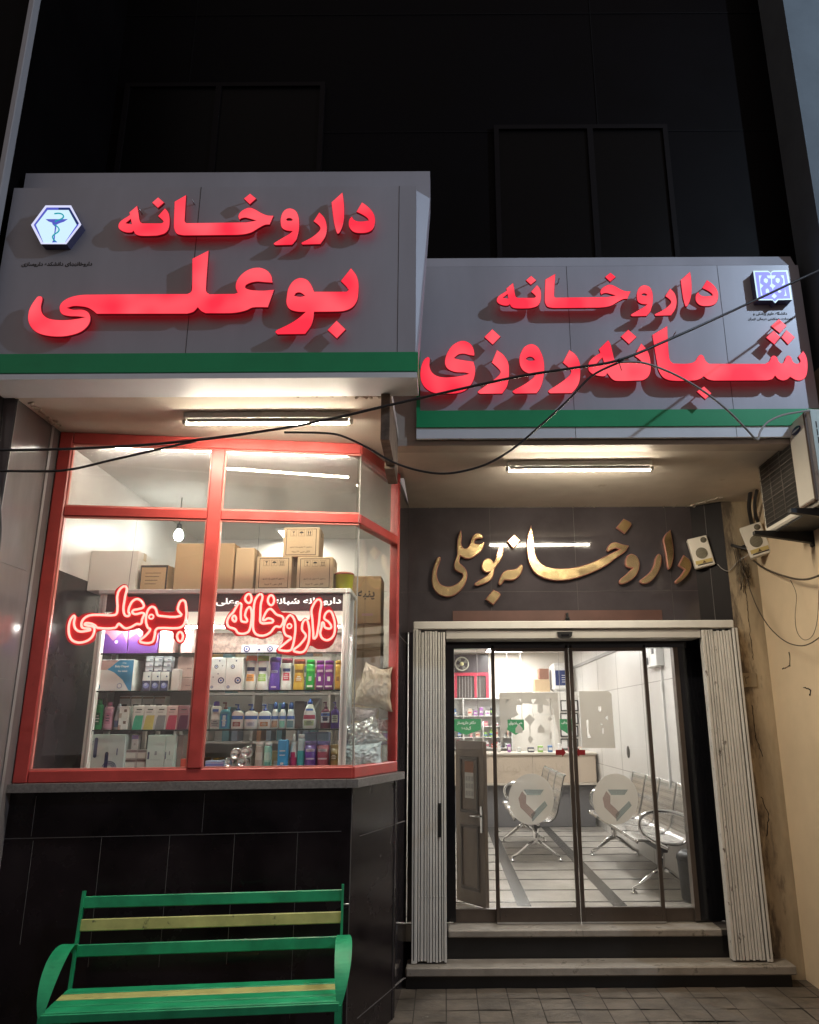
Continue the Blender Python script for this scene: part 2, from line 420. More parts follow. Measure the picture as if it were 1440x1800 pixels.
M_cardw = mat('white_cardboard', (.66,.63,.58), .8, var=.05, vscale=4)
M_ink = mat('printed_ink', (.02,.018,.016), .7)
M_white = mat('white_plastic', (.72,.71,.69), .35)
M_whiteprint = mat('white_print', (.75,.74,.72), .6)
M_chrome = mat('chrome_steel', (.72,.71,.70), .16, metal=1.0, var=.05, vscale=9)
M_cable = mat('black_cable', (.03,.028,.03), .45)
M_cable_g = mat('grey_cable', (.34,.32,.31), .5)
M_acw = mat('cream_enamel', (.76,.71,.63), .42, var=.05, vscale=4, stain=(.35,.3,.24), sscale=5, sth=.68)
M_acg = mat('pale_green_enamel', (.66,.76,.72), .45, var=.07, vscale=4)
M_iron = mat('black_painted_iron', (.02,.02,.022), .5, var=.2, vscale=10)
M_pave = mat('paving_stone', (.105,.085,.068), .7, var=.45, vscale=3.2, bump=.3, bscale=35, stain=(.22,.20,.175), sscale=6, sth=.66)
# ------------------------------------------------------------------ the setting
ZL, ZR, YD = 3.45, 3.42, 6.0                       # soffit heights, door wall
B1 = Plane((-2.35, 4.35), (-.53, 4.58)); B2 = Plane((-.53, 4.58), (-.32, 5.2)); B3 = Plane((-.32, 5.2), (-.285, YD))
FR = Plane((0, YD), (1, YD))

def paving():
    mb = MB(); rnd = random.Random(3)
    mb.add([(-40,-40,-.006),(40,-40,-.006),(40,20,-.006),(-40,20,-.006)], [(0,1,2,3)], 1)
    s = .2; g = .0035
    for i in range(-20, 26):
        for j in range(-6, 22):
            x = i*s; y = 1.73 + j*s
            dz = [rnd.uniform(-.003, .003) for _ in range(4)]
            mb.add([(x+g,y+g,dz[0]),(x+s-g,y+g,dz[1]),(x+s-g,y+s-g,dz[2]),(x+g,y+s-g,dz[3])], [(0,1,2,3)], 0)
    return mb.build('pavement', [M_pave, mat('dark_paving_joint', (.045,.04,.035), .9)])
tag(paving(), 'worn square paving stones in front of the shop', kind='structure')

bld = thing('pharmacy_building', 'dark stone clad shop front with a red framed bay window and recessed glass entrance', 'building', (0, 5, 0))

# upper storey with two dark windows
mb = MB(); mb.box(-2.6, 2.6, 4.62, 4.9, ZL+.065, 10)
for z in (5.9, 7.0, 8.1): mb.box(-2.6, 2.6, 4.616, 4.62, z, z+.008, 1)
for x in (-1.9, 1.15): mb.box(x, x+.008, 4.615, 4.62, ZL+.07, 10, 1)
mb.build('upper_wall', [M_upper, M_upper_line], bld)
M_uwin = mat('unlit_window_pane', (.002,.0015,.0017), .4, spec=.1)
M_uframe = mat('dark_window_frame', (.0065,.0045,.005), .6, spec=.1)
for (a, b, t, bt, mpx) in ((222, 572, 148, 330, 386), (868, 1172, 222, 470, 1036)):
    p0 = WY(a, t, 4.6); p1 = WY(b, t, 4.6); zb = WY(a, bt, 4.6).z - .3; xm = WY(mpx, t, 4.6).x; f = .035
    mb = MB()
    for bx in ((p0.x, p0.x+f, zb, p0.z), (p1.x-f, p1.x, zb, p0.z), (xm-f*.6, xm+f*.6, zb, p0.z-f), (p0.x+f, p1.x-f, p0.z-f, p0.z)):
        mb.box(bx[0], bx[1], 4.585, 4.62, bx[2], bx[3])
    fr = mb.build('window', M_uframe, bld)
    mb = MB(); mb.box(p0.x+f, p1.x-f, 4.603, 4.612, zb, p0.z-f); mb.build('pane', M_uwin, fr)

# soffits
def soffit(poly, z, nm):
    mb = MB(); mb.prism(poly, z, z+.06)
    return mb.build(nm, M_soffit, bld)
soffit([(-2.36,3.76),(-.285,3.76),(-.285,5.3),(-2.36,5.3)], ZL, 'soffit')
soffit([(-.285,4.52),(2.45,4.52),(2.45,YD+.1),(-.285,YD+.1)], ZR, 'soffit')
# crumbled plaster along soffit edges
rnd = random.Random(5)
mb = MB()
def crumbs(a, b, n, s, z):
    for i in range(n):
        t = rnd.random(); p = Vector(a).lerp(Vector(b), t)
        r = s*rnd.uniform(.4, 1.2)
        M = Matrix.Translation((p.x, p.y, z - r*.1)) @ Euler((rnd.uniform(-.3,.3), rnd.uniform(-.3,.3), rnd.uniform(0,6))).to_matrix().to_4x4()
        mb.cbox(-r*1.6, r*1.6, -r*.5, r*.5, -r*.35, r*.35, r*.2, 0, M)
crumbs((-.9,3.8,0), (-.32,3.84,0), 30, .016, ZL-.002)
crumbs((-2.3,3.9,0), (-2.32,4.3,0), 18, .016, ZL-.002)
crumbs((-.25,YD-.012,0), (2.0,YD-.012,0), 36, .009, ZR)
crumbs((2.02,YD-.02,0), (2.2,5.72,0), 26, .018, ZR)
tag(mb.build('crumbled_plaster_edge', M_chip, bld), kind='stuff')
mb = MB(); mb.box(-.335, -.287, 3.78, 4.49, 3.17, ZL-.004)
mb.box(-.345, -.287, 4.2, 4.5, 3.15, 3.19)
mb.build('bare_brick_edge', mat('bare_brown_masonry', (.14,.1,.075), .95, var=.4, vscale=14, bump=.5, bscale=30), bld)

# bay wall below the window, with joints between the stone slabs
mb = MB()
mb.ubox(B1, -.35, B1.len, 0, 1.362, -.2, 0); mb.ubox(B2, 0, B2.len+.02, 0, 1.362, -.1, 0)
def joint(P, a, b, wd=.0035):
    (u0, z0), (u1, z1) = P.uz(*a), P.uz(*b)
    if abs(u1-u0) < abs(z1-z0): mb.ubox(P, (u0+u1)/2-wd/2, (u0+u1)/2+wd/2, z0, z1, -.01, .0022, 1)
    else: mb.ubox(P, u0, u1, (z0+z1)/2-wd/2, (z0+z1)/2+wd/2, -.01, .0022, 1)
joint(B1, (0,1475), (600,1461)); 
for a, b in (((359,1395),(356,1463)), ((61,1400),(58,1470)), ((298,1468),(280,1700)), ((413,1465),(398,1695)), ((176,1470),(158,1700)), ((521,1463),(512,1790)), ((56,1478),(38,1660))): joint(B1, a, b, .0022)
joint(B2, (632,1460), (712,1452)); joint(B2, (628,1764), (712,1742))
u = B1.len; mb.ubox(B1, u-.002, u+.003, 0, 1.36, -.01, .0035, 1)
mb.build('bay_wall', [M_blackstone, M_grout], bld)
mb = MB()
mb.ubox(B3, -.02, B3.len, 0, ZR+.02, -.03, 0)
(u0, z0) = B3.uz(712, 1125); mb.ubox(B3, 0, B3.len, 2.3, 2.304, -.01, .003, 1)
mb.build('return_wall', [M_greystone, M_grout], bld)
# sill
mb = MB()
c1 = B1.pt(-.35, 1.362, .05); 
n12 = (B1.n + B2.n).normalized(); k = .05/ n12.dot(B1.n)
cc = Vector((-.53, 4.58, 0)) + n12*k
e = B2.pt(B2.len+.03, 1.362, .05)
poly = [(c1.x,c1.y),(cc.x,cc.y),(e.x,e.y),(e.x-.12,e.y+.03),(-.66,4.75),(c1.x,c1.y+.2)]
mb.prism(poly, 1.364, 1.408)
p = B1.pt(B1.len*.9, 1.4, .052)
mb.bar(B1.pt(1.80,1.36,.0512), B1.pt(1.80,1.41,.0512), .003, .004, 1)
mb.build('window_sill', [M_granite, M_grout], bld)

# red framed bay window
FD = .055
win = MB(); bead = MB()
def mem(P, u0, u1, z0, z1, o0=-.05, o1=.012): win.ubox(P, u0, u1, z0, z1, o0, o1, 0, .006)
u_m0 = (B1.uz(371,785)[0] + B1.uz(333,1350)[0])/2; u_m1 = u_m0 + .079
zt1 = ZL - .002; zt0 = ZL - .075
zr1 = (B1.uz(110,884)[1] + B1.uz(600,908)[1])/2; zr0 = (B1.uz(110,901)[1] + B1.uz(600,926)[1])/2
zb0, zb1 = 1.409, 1.475
mem(B1, 0, .078, zb0, zt1)                                   # left stile
mem(B1, u_m0, u_m1, zb1, zt0, -.05, .018)                    # mullion
mem(B1, .078, B1.len, zt0, zt1); mem(B2, 0, B2.len, zt0, zt1)
mem(B1, .078, u_m0, zr0, zr1); mem(B1, u_m1, B1.len, zr0, zr1); mem(B2, 0, B2.len-.035, zr0, zr1)
mem(B1, .078, B1.len, zb0, zb1); mem(B2, 0, B2.len, zb0, zb1)
mem(B2, B2.len-.035, B2.len, zb1, zt0)
shop = win.build('shop_window', M_redframe, bld)
for (P, a, b, c, d) in ((B1,.078,u_m0,zb1,zr0), (B1,u_m1,B1.len,zb1,zr0), (B1,.078,u_m0,zr1,zt0), (B1,u_m1,B1.len,zr1,zt0)):
    t = .008
    bead.ubox(P, a, a+t, c, d, -.02, .004); bead.ubox(P, a+t, b, c, c+t, -.02, .004)
    bead.ubox(P, a+t, b, d-t, d, -.02, .004)
    if b < B1.len-.01: bead.ubox(P, b-t, b, c+t, d-t, -.02, .004)
bead.build('glazing_bead', M_red_edge, shop)
for (P, a, b, c, d, m) in ((B1,.078,u_m0,zb1,zr0,M_glass), (B1,u_m1,B1.len-.002,zb1,zr0,M_glass), (B2,.002,B2.len-.035,zb1,zr0,M_glass),
                           (B1,.078,u_m0,zr1,zt0,M_glass_top), (B1,u_m1,B1.len-.002,zr1,zt0,M_glass_top), (B2,.002,B2.len-.035,zr1,zt0,M_glass_top)):
    mb = MB(); mb.ubox(P, a, b, c, d, -.024, -.018); mb.build('pane', m, shop)
mb = MB(); p = B1.pt(B1.len, 0, -.02); mb.box(p.x-.004, p.x+.004, p.y-.003, p.y+.005, zb1, zr0); mb.box(p.x-.004, p.x+.004, p.y-.003, p.y+.005, zr1, zt0)
mb.build('corner_seal', mat('clear_silicone', (.25,.24,.23), .5), shop)

# door wall above the entrance, clad in polished grey stone
mb = MB()
mb.box(-.3, 2.03, YD, YD+.12, 2.40, ZR+.03)
mr_ = MB()
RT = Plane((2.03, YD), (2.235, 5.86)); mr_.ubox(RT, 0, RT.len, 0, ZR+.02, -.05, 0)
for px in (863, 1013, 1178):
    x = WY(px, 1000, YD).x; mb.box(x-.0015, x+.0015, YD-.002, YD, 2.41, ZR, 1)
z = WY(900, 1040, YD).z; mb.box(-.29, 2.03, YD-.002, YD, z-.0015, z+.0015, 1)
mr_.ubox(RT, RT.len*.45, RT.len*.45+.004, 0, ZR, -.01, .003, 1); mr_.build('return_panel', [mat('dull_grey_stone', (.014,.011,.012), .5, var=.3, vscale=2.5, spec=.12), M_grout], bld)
mb.build('entrance_wall', [M_greystone, mat('thin_stone_joint', (.075,.065,.065), .6)], bld)
mb = MB(); p0 = WY(796, 1074, YD-.01); p1 = WY(1165, 1093, YD-.01)
mb.box(p0.x, p1.x, YD-.012, YD-.001, 2.41, p0.z); mb.build('lintel_strip', mat('red_brown_strip', (.10,.047,.038), .5, var=.15, vscale=6), bld)
# black panels flanking the doors
mb = MB()
mb.box(-.28, .075, YD+.04, YD+.10, .33, 2.29); mb.box(1.83, 2.12, YD+.04, YD+.10, .33, 2.29); mb.box(-.28, 2.12, YD+.02, YD+.10, 2.275, 2.40)
mb.build('black_side_panel', M_blackpanel, bld)
mb = MB(); mb.box(1.80, 1.835, YD+.03, YD+.11, .33, 2.275); mb.build('door_jamb', M_bronze, bld)
for xa_, xb_ in ((.06, .42), (1.57, 2.0)): mb = MB(); mb.box(xa_, xb_, YD+.07, YD+.11, .318, .405); mb.build('bottom_track', M_bronze, bld)

# sliding doors
def leaf(x0, x1, y, z0, z1, fw=.028, bot=.10, parent=bld, nm='sliding_door'):
    mb = MB()
    mb.cbox(x0, x0+fw, y, y+.035, z0, z1, .004); mb.cbox(x1-fw, x1, y, y+.035, z0, z1, .004)
    mb.box(x0+fw, x1-fw, y+.002, y+.033, z0, z0+bot); mb.box(x0+fw, x1-fw, y+.002, y+.033, z1-.05, z1)
    for x in (x0+.07, x1-.07): mb.lathe([(.006,0),(.006,.004)], 8, M=Matrix.Translation((x, y+.002, z0+.05)) @ Matrix.Rotation(R(90),4,'X'))
    o = mb.build(nm, M_bronze, parent)
    g = MB(); g.box(x0+fw, x1-fw, y+.014, y+.020, z0+bot, z1-.05); g.build('pane', M_glass_door, o)
    st = MB(); st.box(x0+.002, x1-.002, y-.003, y, z0-.004, z0+.006); st.build('edge_strip', M_alu, o)
    return o
d1 = leaf(.365, .972, YD+.02, .325, 2.30); d2 = leaf(.978, 1.585, YD+.02, .325, 2.30)
for x0, x1 in ((.078, .36), (1.59, 1.80)):
    mb = MB(); mb.box(x0, x1, YD+.084, YD+.09, .405, 2.275); mb.build('side_pane', M_glass_door, bld)

# frosted films on the two leaves: a cut-out emblem panel and a round badge
def film(d, x0, x1, loops_px, y):
    pass
DP = Plane((0, YD+.0325), (1, YD+.0325))
def dz(px, py): u, z = DP.uz(px, py); return (u, z)
def sticker(parent, loops, name='frosted_film', m=None, off=0.0):
    return shape(name, [[dz(*p) for p in lp] for lp in loops], .0012, DP.mat(off), [m or M_frost], parent)
def crop(o, s, pts): return [(o[0]+p[0]/s, o[1]+p[1]/s) for p in pts]
sc = 6.261; oc = (870, 1210)
def c_(pts): return crop(oc, sc, pts)
def arc(cx, cy, r, a0, a1, n=8): return [(cx+r*math.cos(R(a0+(a1-a0)*i/n)), cy+r*math.sin(R(a0+(a1-a0)*i/n))) for i in range(n+1)]
def eight(cx):
    return [c_([(cx-85,118),(cx-30,118)] + arc(cx+5,205,95,250,170,6) ), c_(arc(cx+5,205,95,300,360,6)[:1] + [(cx+85,118),(cx+85,215)] + arc(cx+5,205,95,360,310,6)),
            c_([(cx+28,185),(cx+85,185),(cx+85,255),(cx+55,290),(cx+28,255)]),
            c_([(cx+18,440),(cx+55,392),(cx+95,440),(cx+95,492),(cx+18,492)]),
            c_([(cx-72,345),(cx-5,345),(cx-40,385),(cx-66,420)]), c_([(cx-66,480),(cx-50,480),(cx-46,540),(cx-60,530)])]
outer = c_([(48,45),(690,45),(730,640),(60,640)])
holes = eight(210) + [c_([(325,340),(380,285),(440,340),(400,400),(392,420),(392,520),(425,560),(392,612),(360,560),(383,520),(380,400)])] + \
        [c_([(400,120),(455,120),(420,175)]), c_([(560,118),(620,118),(620,200),(600,160)]), c_([(470,180),(530,180),(530,255),(500,280),(470,255)]),
         c_([(470,440),(505,395),(545,440),(545,490),(470,490)]), c_([(612,200),(632,200),(632,300),(612,300)]), c_([(580,340),(605,300),(632,340),(605,365)]), c_([(612,480),(628,480),(628,560),(600,555)])]
sticker(d1, [outer] + holes)
outer2 = crop((1018, 1215), 1, [(0,0),(52,0),(57,5),(64,100),(6,100)])
holes2 = [crop((1018,1215),1,q) for q in ([(34,27),(39,27),(39,34),(36,37),(34,33)], [(46,47),(50,43),(51,52)], [(13,52),(16,50),(17,72),(21,82),(15,82)], [(37,56),(43,59),(39,61)], [(41,65),(43,65),(43,75),(41,75)])]
sticker(d2, [outer2] + holes2)
def circ(cx, cy, rx, ry, n=40): return [(cx+rx*math.cos(2*math.pi*i/n), cy+ry*math.sin(2*math.pi*i/n)) for i in range(n)]
M_frost_b = glass('blue_tinted_film', (.86,.9,.91), .03, haze=.26, rough=.3, film=(.44,.52,.53)); M_frost_p = glass('pink_tinted_film', (.92,.86,.85), .03, haze=.26, rough=.3, film=(.56,.475,.465))
for d, cx in ((d1, 934), (d2, 1082)):
    sticker(d, [circ(cx, 1405, 40, 45)])
    q = lambda pts: crop((cx-40, 1360), 6.261, pts)
    sticker(d, [q([(165,175),(390,175),(350,235),(205,235)])], 'badge_print', M_frost_b, .0016)
    sticker(d, [q([(150,190),(195,245),(195,330),(300,430),(260,500),(130,370),(110,270)])], 'badge_print', M_frost_p, .0016)
    sticker(d, [q([(400,300),(430,350),(300,490),(265,530),(250,450)])], 'badge_print', M_frost_b, .0016)

# steps
mb = MB()
mb.cbox(-.27, 2.35, 5.70, 5.90, .075, .132, .008); 
o = mb.build('entrance_step', M_step); tag(o, 'low worn stone step at pavement level under the folding gate', 'step')
mb = MB(); mb.box(-.27, 2.32, 5.73, 5.9, -.004, .076); mb.build('riser', M_riser, o)
mb = MB(); mb.cbox(.015, 1.93, 5.87, 6.06, .268, .317, .008)
mb.box(.955, .958, 5.868, 5.872, .272, .313, 1)
o = mb.build('entrance_step', [M_step, M_grout]); tag(o, 'upper stone threshold step directly below the sliding glass doors', 'step')
mb = MB(); mb.box(-.2, 2.2, 5.905, 6.06, .128, .267); mb.build('riser', M_riser, o)

# interior of the entrance hall
HX0, HX1, HY0, HY1, HZ = -.30, 2.14, YD+.1, 13.25, 2.86
mb = MB(); mb.box(-2.4, HX1, HY0-.04, HY1, .2, .316)
rnd2 = random.Random(9)
for i in range(16):
    y = HY0 + .15 + i*.45
    mb.box(HX0, HX1, y, y+.035, .316, .3175, 1)
for (a, b) in (((866,1470),(933,1607)), ((967,1467),(1111,1607))):
    pa, pb = WZ(*a, .318), WZ(*b, .318)
    d = (pb-pa).normalized(); x = (pa.x+pb.x)/2
    mb.box(x-.055, x+.055, HY0, HY1-1.8, .3176, .319, 1)
mb.build('hall_floor', [M_floor_in, M_floor_dk], bld)
mb = MB(); mb.box(HX0, HX1+.02, HY0-.02, HY1+.1, HZ, HZ+.05); mb.build('hall_ceiling', mat('white_ceiling', (.7,.68,.65), .8, var=.03), bld)
mb = MB(); mb.box(HX0-.05, HX1+.05, HY1, HY1+.1, .3, HZ); mb.build('hall_back_wall', M_wall_white, bld)
mb = MB(); mb.box(HX1, HX1+.08, HY0, HY1, .3, HZ)
for i, y in enumerate((7.2, 8.4, 9.6, 10.8, 12.0)): mb.box(HX1-.0015, HX1, y, y+.004, .3, HZ, 1)
for z in (1.15, 2.1): mb.box(HX1-.0015, HX1, HY0, HY1, z, z+.004, 1)
mb.build('hall_side_wall', [M_tile_white, M_line], bld)
mb = MB(); mb.box(HX0-.05, HX0-.002, 6.02, HY1, .3, 3.41); mb.build('hall_partition', M_wall_white, bld)
# room behind the bay window
RY1 = 7.0
mb = MB(); mb.box(-2.36, HX0-.06, RY1, RY1+.1, .3, 3.41)
for px in (218, 250): x = WY(px, 940, RY1).x; mb.box(x, x+.003, RY1-.0015, RY1, 2.9, 3.39, 1)
mb.build('display_room_wall', [M_tile_white, M_line], bld)
mb = MB(); mb.box(-2.42, -2.34, 4.42, RY1, 2.62, 3.41); mb.build('display_room_side_wall', M_tile_white, bld)
mb = MB(); mb.box(-2.42, -2.338, 4.42, RY1, 1.3, 2.62); mb.build('display_room_dado', M_blackstone, bld)
mb = MB(); mb.prism([(-2.34,4.42),(-.6,4.66),(-.4,5.3),(HX0-.06,5.3),(HX0-.06,RY1),(-2.34,RY1)], 3.40, 3.43); mb.build('display_room_ceiling', mat('white_ceiling'), bld)
mb = MB(); mb.prism([(-2.34,4.37),(-.55,4.61),(-.36,5.2),(-.36,5.6),(-2.34,5.6)], 1.30, 1.42); mb.build('display_ledge', mat('pale_ledge', (.5,.47,.44), .5, var=.1), bld)

# left stone pilaster and the slim lit post above it
pil = thing('stone_pilaster', 'polished dark stone pilaster along the left side of the bay window', 'pilaster', (-2.9, 4.2, 0))
mb = MB(); mb.box(-3.6, -2.352, 3.86, 6.0, 0, ZL+.02)
z = 1.9
for z in (1.40, 1.95, 2.55): mb.box(-2.353, -2.350, 3.87, 4.2, z, z+.003, 1)
mb.build('shaft', [M_pilaster, M_grout], pil)
mb = MB(); mb.box(-2.3525, -2.346, 4.235, 4.262, 0, ZL); mb.box(-2.356, -2.345, 3.855, 3.863, 0, ZL)
mb.build('chipped_edge', mat('chipped_stone_edge', (.17,.16,.165), .5, var=.3, vscale=5, stain=(.6,.58,.56), sscale=12, sth=.63, stretch=(1,1,.3)), pil)
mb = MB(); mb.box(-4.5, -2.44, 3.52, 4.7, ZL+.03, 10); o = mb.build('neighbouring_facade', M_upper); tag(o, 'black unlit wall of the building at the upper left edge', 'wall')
mb = MB(); mb.cbox(-2.438, -2.405, 3.50, 3.56, ZL+.03, 10, .004); o = mb.build('corner_trim', mat('pale_grey_trim', (.42,.41,.43), .5)); tag(o, 'thin pale vertical trim strip climbing the dark wall at upper left', 'trim')

# neighbouring house on the right
nb = thing('neighbouring_house', 'beige plastered house wall standing at the right of the entrance', 'house', (2.6, 5.2, 0))
mb = MB(); mb.box(2.235, 2.475, 5.86, 6.1, 0, 3.44); mb.build('grimy_wall', M_grime, nb)
mb = MB()
bm = bmesh.new()
mb.box(2.47, 5.5, 4.28, 5.859, 0, 3.95); mb.build('plaster_wall', M_plaster, nb)
mb = MB(); mb.box(2.47, 5.5, 4.28, 5.2, 3.952, 10); mb.build('upper_wall', mat('pale_blue_grey_render', (.10,.115,.13), .85, var=.15, vscale=3, bump=.1, bscale=20), nb)
# skirting lumps and dirt at the foot
mb = MB()
rnd = random.Random(12)
for i in range(14):
    y = rnd.uniform(4.5, 5.85); r = rnd.uniform(.01, .035)
    mb.lathe([(.001,-.2*r),(r,0),(r*.8,r*.6),(.001,r)], 7, 1, 1.5, (2.462-r*.3, y, 0))
tag(mb.build('broken_plaster', M_chip, nb), kind='stuff')
# address plate impressed on the plaster, cracks, the bent metal stub
mb = MB(); p0 = WY(1301, 1183, 5.858); p1 = WY(1332, 1208, 5.858)
mb.cbox(p0.x, p1.x, 5.851, 5.8595, p1.z, p0.z, .003); mb.build('number_plate', mat('dull_plate', (.34,.27,.18), .8, var=.1), nb)
text_on('number', '۱۲', Matrix.Translation(((p0.x+p1.x)/2-.03, 5.8505, (p0.z+p1.z)/2)) @ Matrix.Rotation(R(90),4,'X'), mat('dull_number', (.16,.12,.08), .8), nb, height=.06)
mb = MB()
def crack(pts, X=2.4685, r=.0022):
    P_ = [WX(px, py, X) for px, py in pts]; Q = []
    for a, b in zip(P_, P_[1:]):
        n = max(2, int((b-a).length/.02))
        for i in range(n):
            q = a.lerp(b, i/n); q += Vector((0, rnd.uniform(-.006,.006), rnd.uniform(-.004,.004))); Q.append(q)
    Q.append(P_[-1]); mb = MB(); mb.tube(Q, [r*rnd.uniform(.4,1.3) for _ in Q], 5); mb.build('wall_crack', mat('dark_crack', (.03,.022,.015), .95), nb)
crack([(1388,1147),(1389,1170),(1376,1176)], r=.004)
crack([(1395,1635),(1402,1660),(1408,1700),(1411,1722)], r=.006)
crack([(1421,1210),(1426,1214),(1424,1222)], r=.006); crack([(1413,1208),(1419,1211)], r=.004)
def crackY(pts, Y=5.8585, r=.0022):
    P_ = [WY(px, py, Y) for px, py in pts]; Q = []
    for a, b in zip(P_, P_[1:]):
        n = max(2, int((b-a).length/.02))
        for i in range(n):
            q = a.lerp(b, i/n); q += Vector((rnd.uniform(-.006,.006), 0, rnd.uniform(-.004,.004))); Q.append(q)
    Q.append(P_[-1]); mb = MB(); mb.tube(Q, [r*rnd.uniform(.4,1.3) for _ in Q], 5); mb.build('wall_crack', mat('dark_crack', (.03,.022,.015), .95), nb)
crackY([(1310,1030),(1317,1100),(1325,1160)]); crackY([(1322,1240),(1330,1300),(1341,1330)], r=.003); crackY([(1338,1400),(1352,1430),(1348,1470)], r=.003); crackY([(1330,1620),(1362,1680)],r=.004)

# ------------------------------------------------------------------ sign boards
YL, YR = 3.60, 4.47
PL = Plane((0, YL), (1, YL)); PR = Plane((0, YR), (1, YR))
def px_rect(P, x0, y0, x1, y1, off=0):
    a = P.uz(x0, y0, off); b = P.uz(x1, y1, off); return min(a[0],b[0]), max(a[0],b[0]), min(a[1],b[1]), max(a[1],b[1])
def P_poly(P, pts, off=0): return [P.uz(px, py, off) for px, py in pts]
def plate(P, pts, o0, o1, name, m, parent):
    return shape(name, [P_poly(P, pts, o1)], o1-o0, P.mat(o1), m, parent)

SL = thing('sign_board', 'large grey sign board over the bay window with two rows of lit red letters', 'sign', (-1.3, YL, 4.0))
xl, xr = -2.40, PL.uz(731, 500)[0]
zt = PL.uz(500, 328)[1]; zg1 = PL.uz(400, 622)[1]; zg0 = PL.uz(400, 655)[1]; xj = PL.uz(700, 500)[0]
zbm = zg0 - .012
mb = MB(); mb.box(xl, xr, YL, YL+.2, zbm, zt)
for x in (xj, -1.35): mb.box(x-.0012, x+.0012, YL-.0012, YL, zg1, zt, 1)
mb.build('panel', [M_acp, M_acp_d], SL)
mb = MB(); mb.box(xl, xr+.004, YL-.012, YL-.0005, zg0, zg1); mb.box(xr+.0045, xr+.014, YL-.012, YL+.2, zg0, zg1-.0005); mb.build('green_band', M_green, SL)
mb = MB(); mb.box(xl, xr+.01, YL-.02, YL+.21, zbm-.03, zbm-.001); mb.build('bottom_trim', M_acp_l, SL)
# stepped casing band that runs along the top of both boards
zt2 = PL.uz(500, 302, -.08)[1]
mb = MB(); xr2 = PL.uz(756,310,-.08)[0]
mb.box(xl, xr2, YL+.081, YL+.199, zt-.02, zt2); mb.build('top_rim', M_acp, SL)
zs_ = PL.uz(745, 462, -.03)[1]
za_, zb_ = zt-.0205, zg1
vs_ = [(xr+.0005,YL+.012,zb_),(xr+.010,YL+.026,zb_),(xr+.010,YL+.199,zb_),(xr+.0005,YL+.199,zb_),(xr+.0005,YL+.012,za_),(xr2,YL+.0805,za_),(xr2,YL+.199,za_),(xr+.0005,YL+.199,za_)]
mb = MB(); mb.add(vs_, [(0,3,2,1),(4,5,6,7),(0,1,5,4),(1,2,6,5),(2,3,7,6),(3,0,4,7)]); mb.build('side_rim', M_acp, SL)

SR = thing('sign_board', 'grey sign board over the glass entrance with a thin cable drooping across its red letters', 'sign', (1.1, YR, 4.0))
x0 = PR.uz(733, 600)[0]; x1 = PR.uz(1402, 460)[0]; zt = PR.uz(1000, 468)[1]; zt2 = PR.uz(1000, 446)[1]
zg1 = PR.uz(1000, 722)[1]; zg0 = PR.uz(1000, 751)[1]; zs0 = PR.uz(1000, 770)[1]; zb = PR.uz(1000, 779)[1]
mb = MB(); mb.box(x0, x1, YR, YR+.13, zg0, zt)
for px in (1003, 1276): x = PR.uz(px, 600)[0]; mb.box(x-.0012, x+.0012, YR-.0012, YR, zg1, zt, 1)
z = PR.uz(1000, 690)[1]
mb.build('panel', [M_acp, M_acp_d], SR)
mb = MB(); mb.box(x0, x1, YR-.014, YR-.0005, zg0, zg1); xg = PR.uz(739,650)[0]; mb.box(x0, xg, YR-.014, YR-.0005, zg1+.0005, PR.uz(736,618)[1]); mb.build('green_band', M_green, SR)
mb = MB(); mb.box(x0, x1, YR-.004, YR+.02, zs0, zg0-.001)
for px in (1003, 1276): x = PR.uz(px, 600)[0]; mb.box(x-.0012, x+.0012, YR-.0052, YR-.004, zs0, zg0-.001, 1)
mb.build('bottom_strip', [M_acp_l, M_acp_d], SR)
mb = MB(); mb.box(x0-.15, x1, YR+.035, YR+.16, zb, zs0-.001); mb.box(x0-.15, x0-.001, YR+.035, YR+.16, zs0, 3.75); mb.build('beige_trim', M_beige_trim, SR)
mb = MB(); mb.prism([(YR, zt+.001), (YR+.1, zt+.001), (YR+.1, zt2), (YR+.045, zt2)], x0+.06, x1-.02, axis='X'); mb.build('top_rim', M_acp, SR)

# ---- raised red letters: hand-traced outlines
LET_D = .018
def T(o, s, pts): return [((o[0]+p[0]/s), (o[1]+p[1]/s)) + tuple(p[2:]) for p in pts]
def word_letters(P, off, parent, items, mapf, depth, mats, nm, bevel=0.002):
    for it in items:
        loops = []; pins = MB()
        for lp in it:
            L = [P.uz(*mapf(p[0], p[1]), off) + tuple(p[2:]) for p in lp]
            loops.append(smooth_loop(L, sub=4))
        lt = shape(nm, loops, depth, P.mat(off), mats, parent, bevel)
        if off - depth > .02:
            c_ = [l for l in loops[0]][:1]; ctr = sum((Vector(l) for l in loops[0]), Vector((0,0)))/len(loops[0])
            for q_ in c_:
                q_ = Vector(q_).lerp(ctr, .12); pins.tube([P.pt(q_.x, q_.y, -.002), P.pt(q_.x, q_.y, off-depth)], .004, 6)
            pins.build('stand_off', M_alu, lt)
A_ = ((200,330), 6.0); Bc = ((430,330), 6.0)
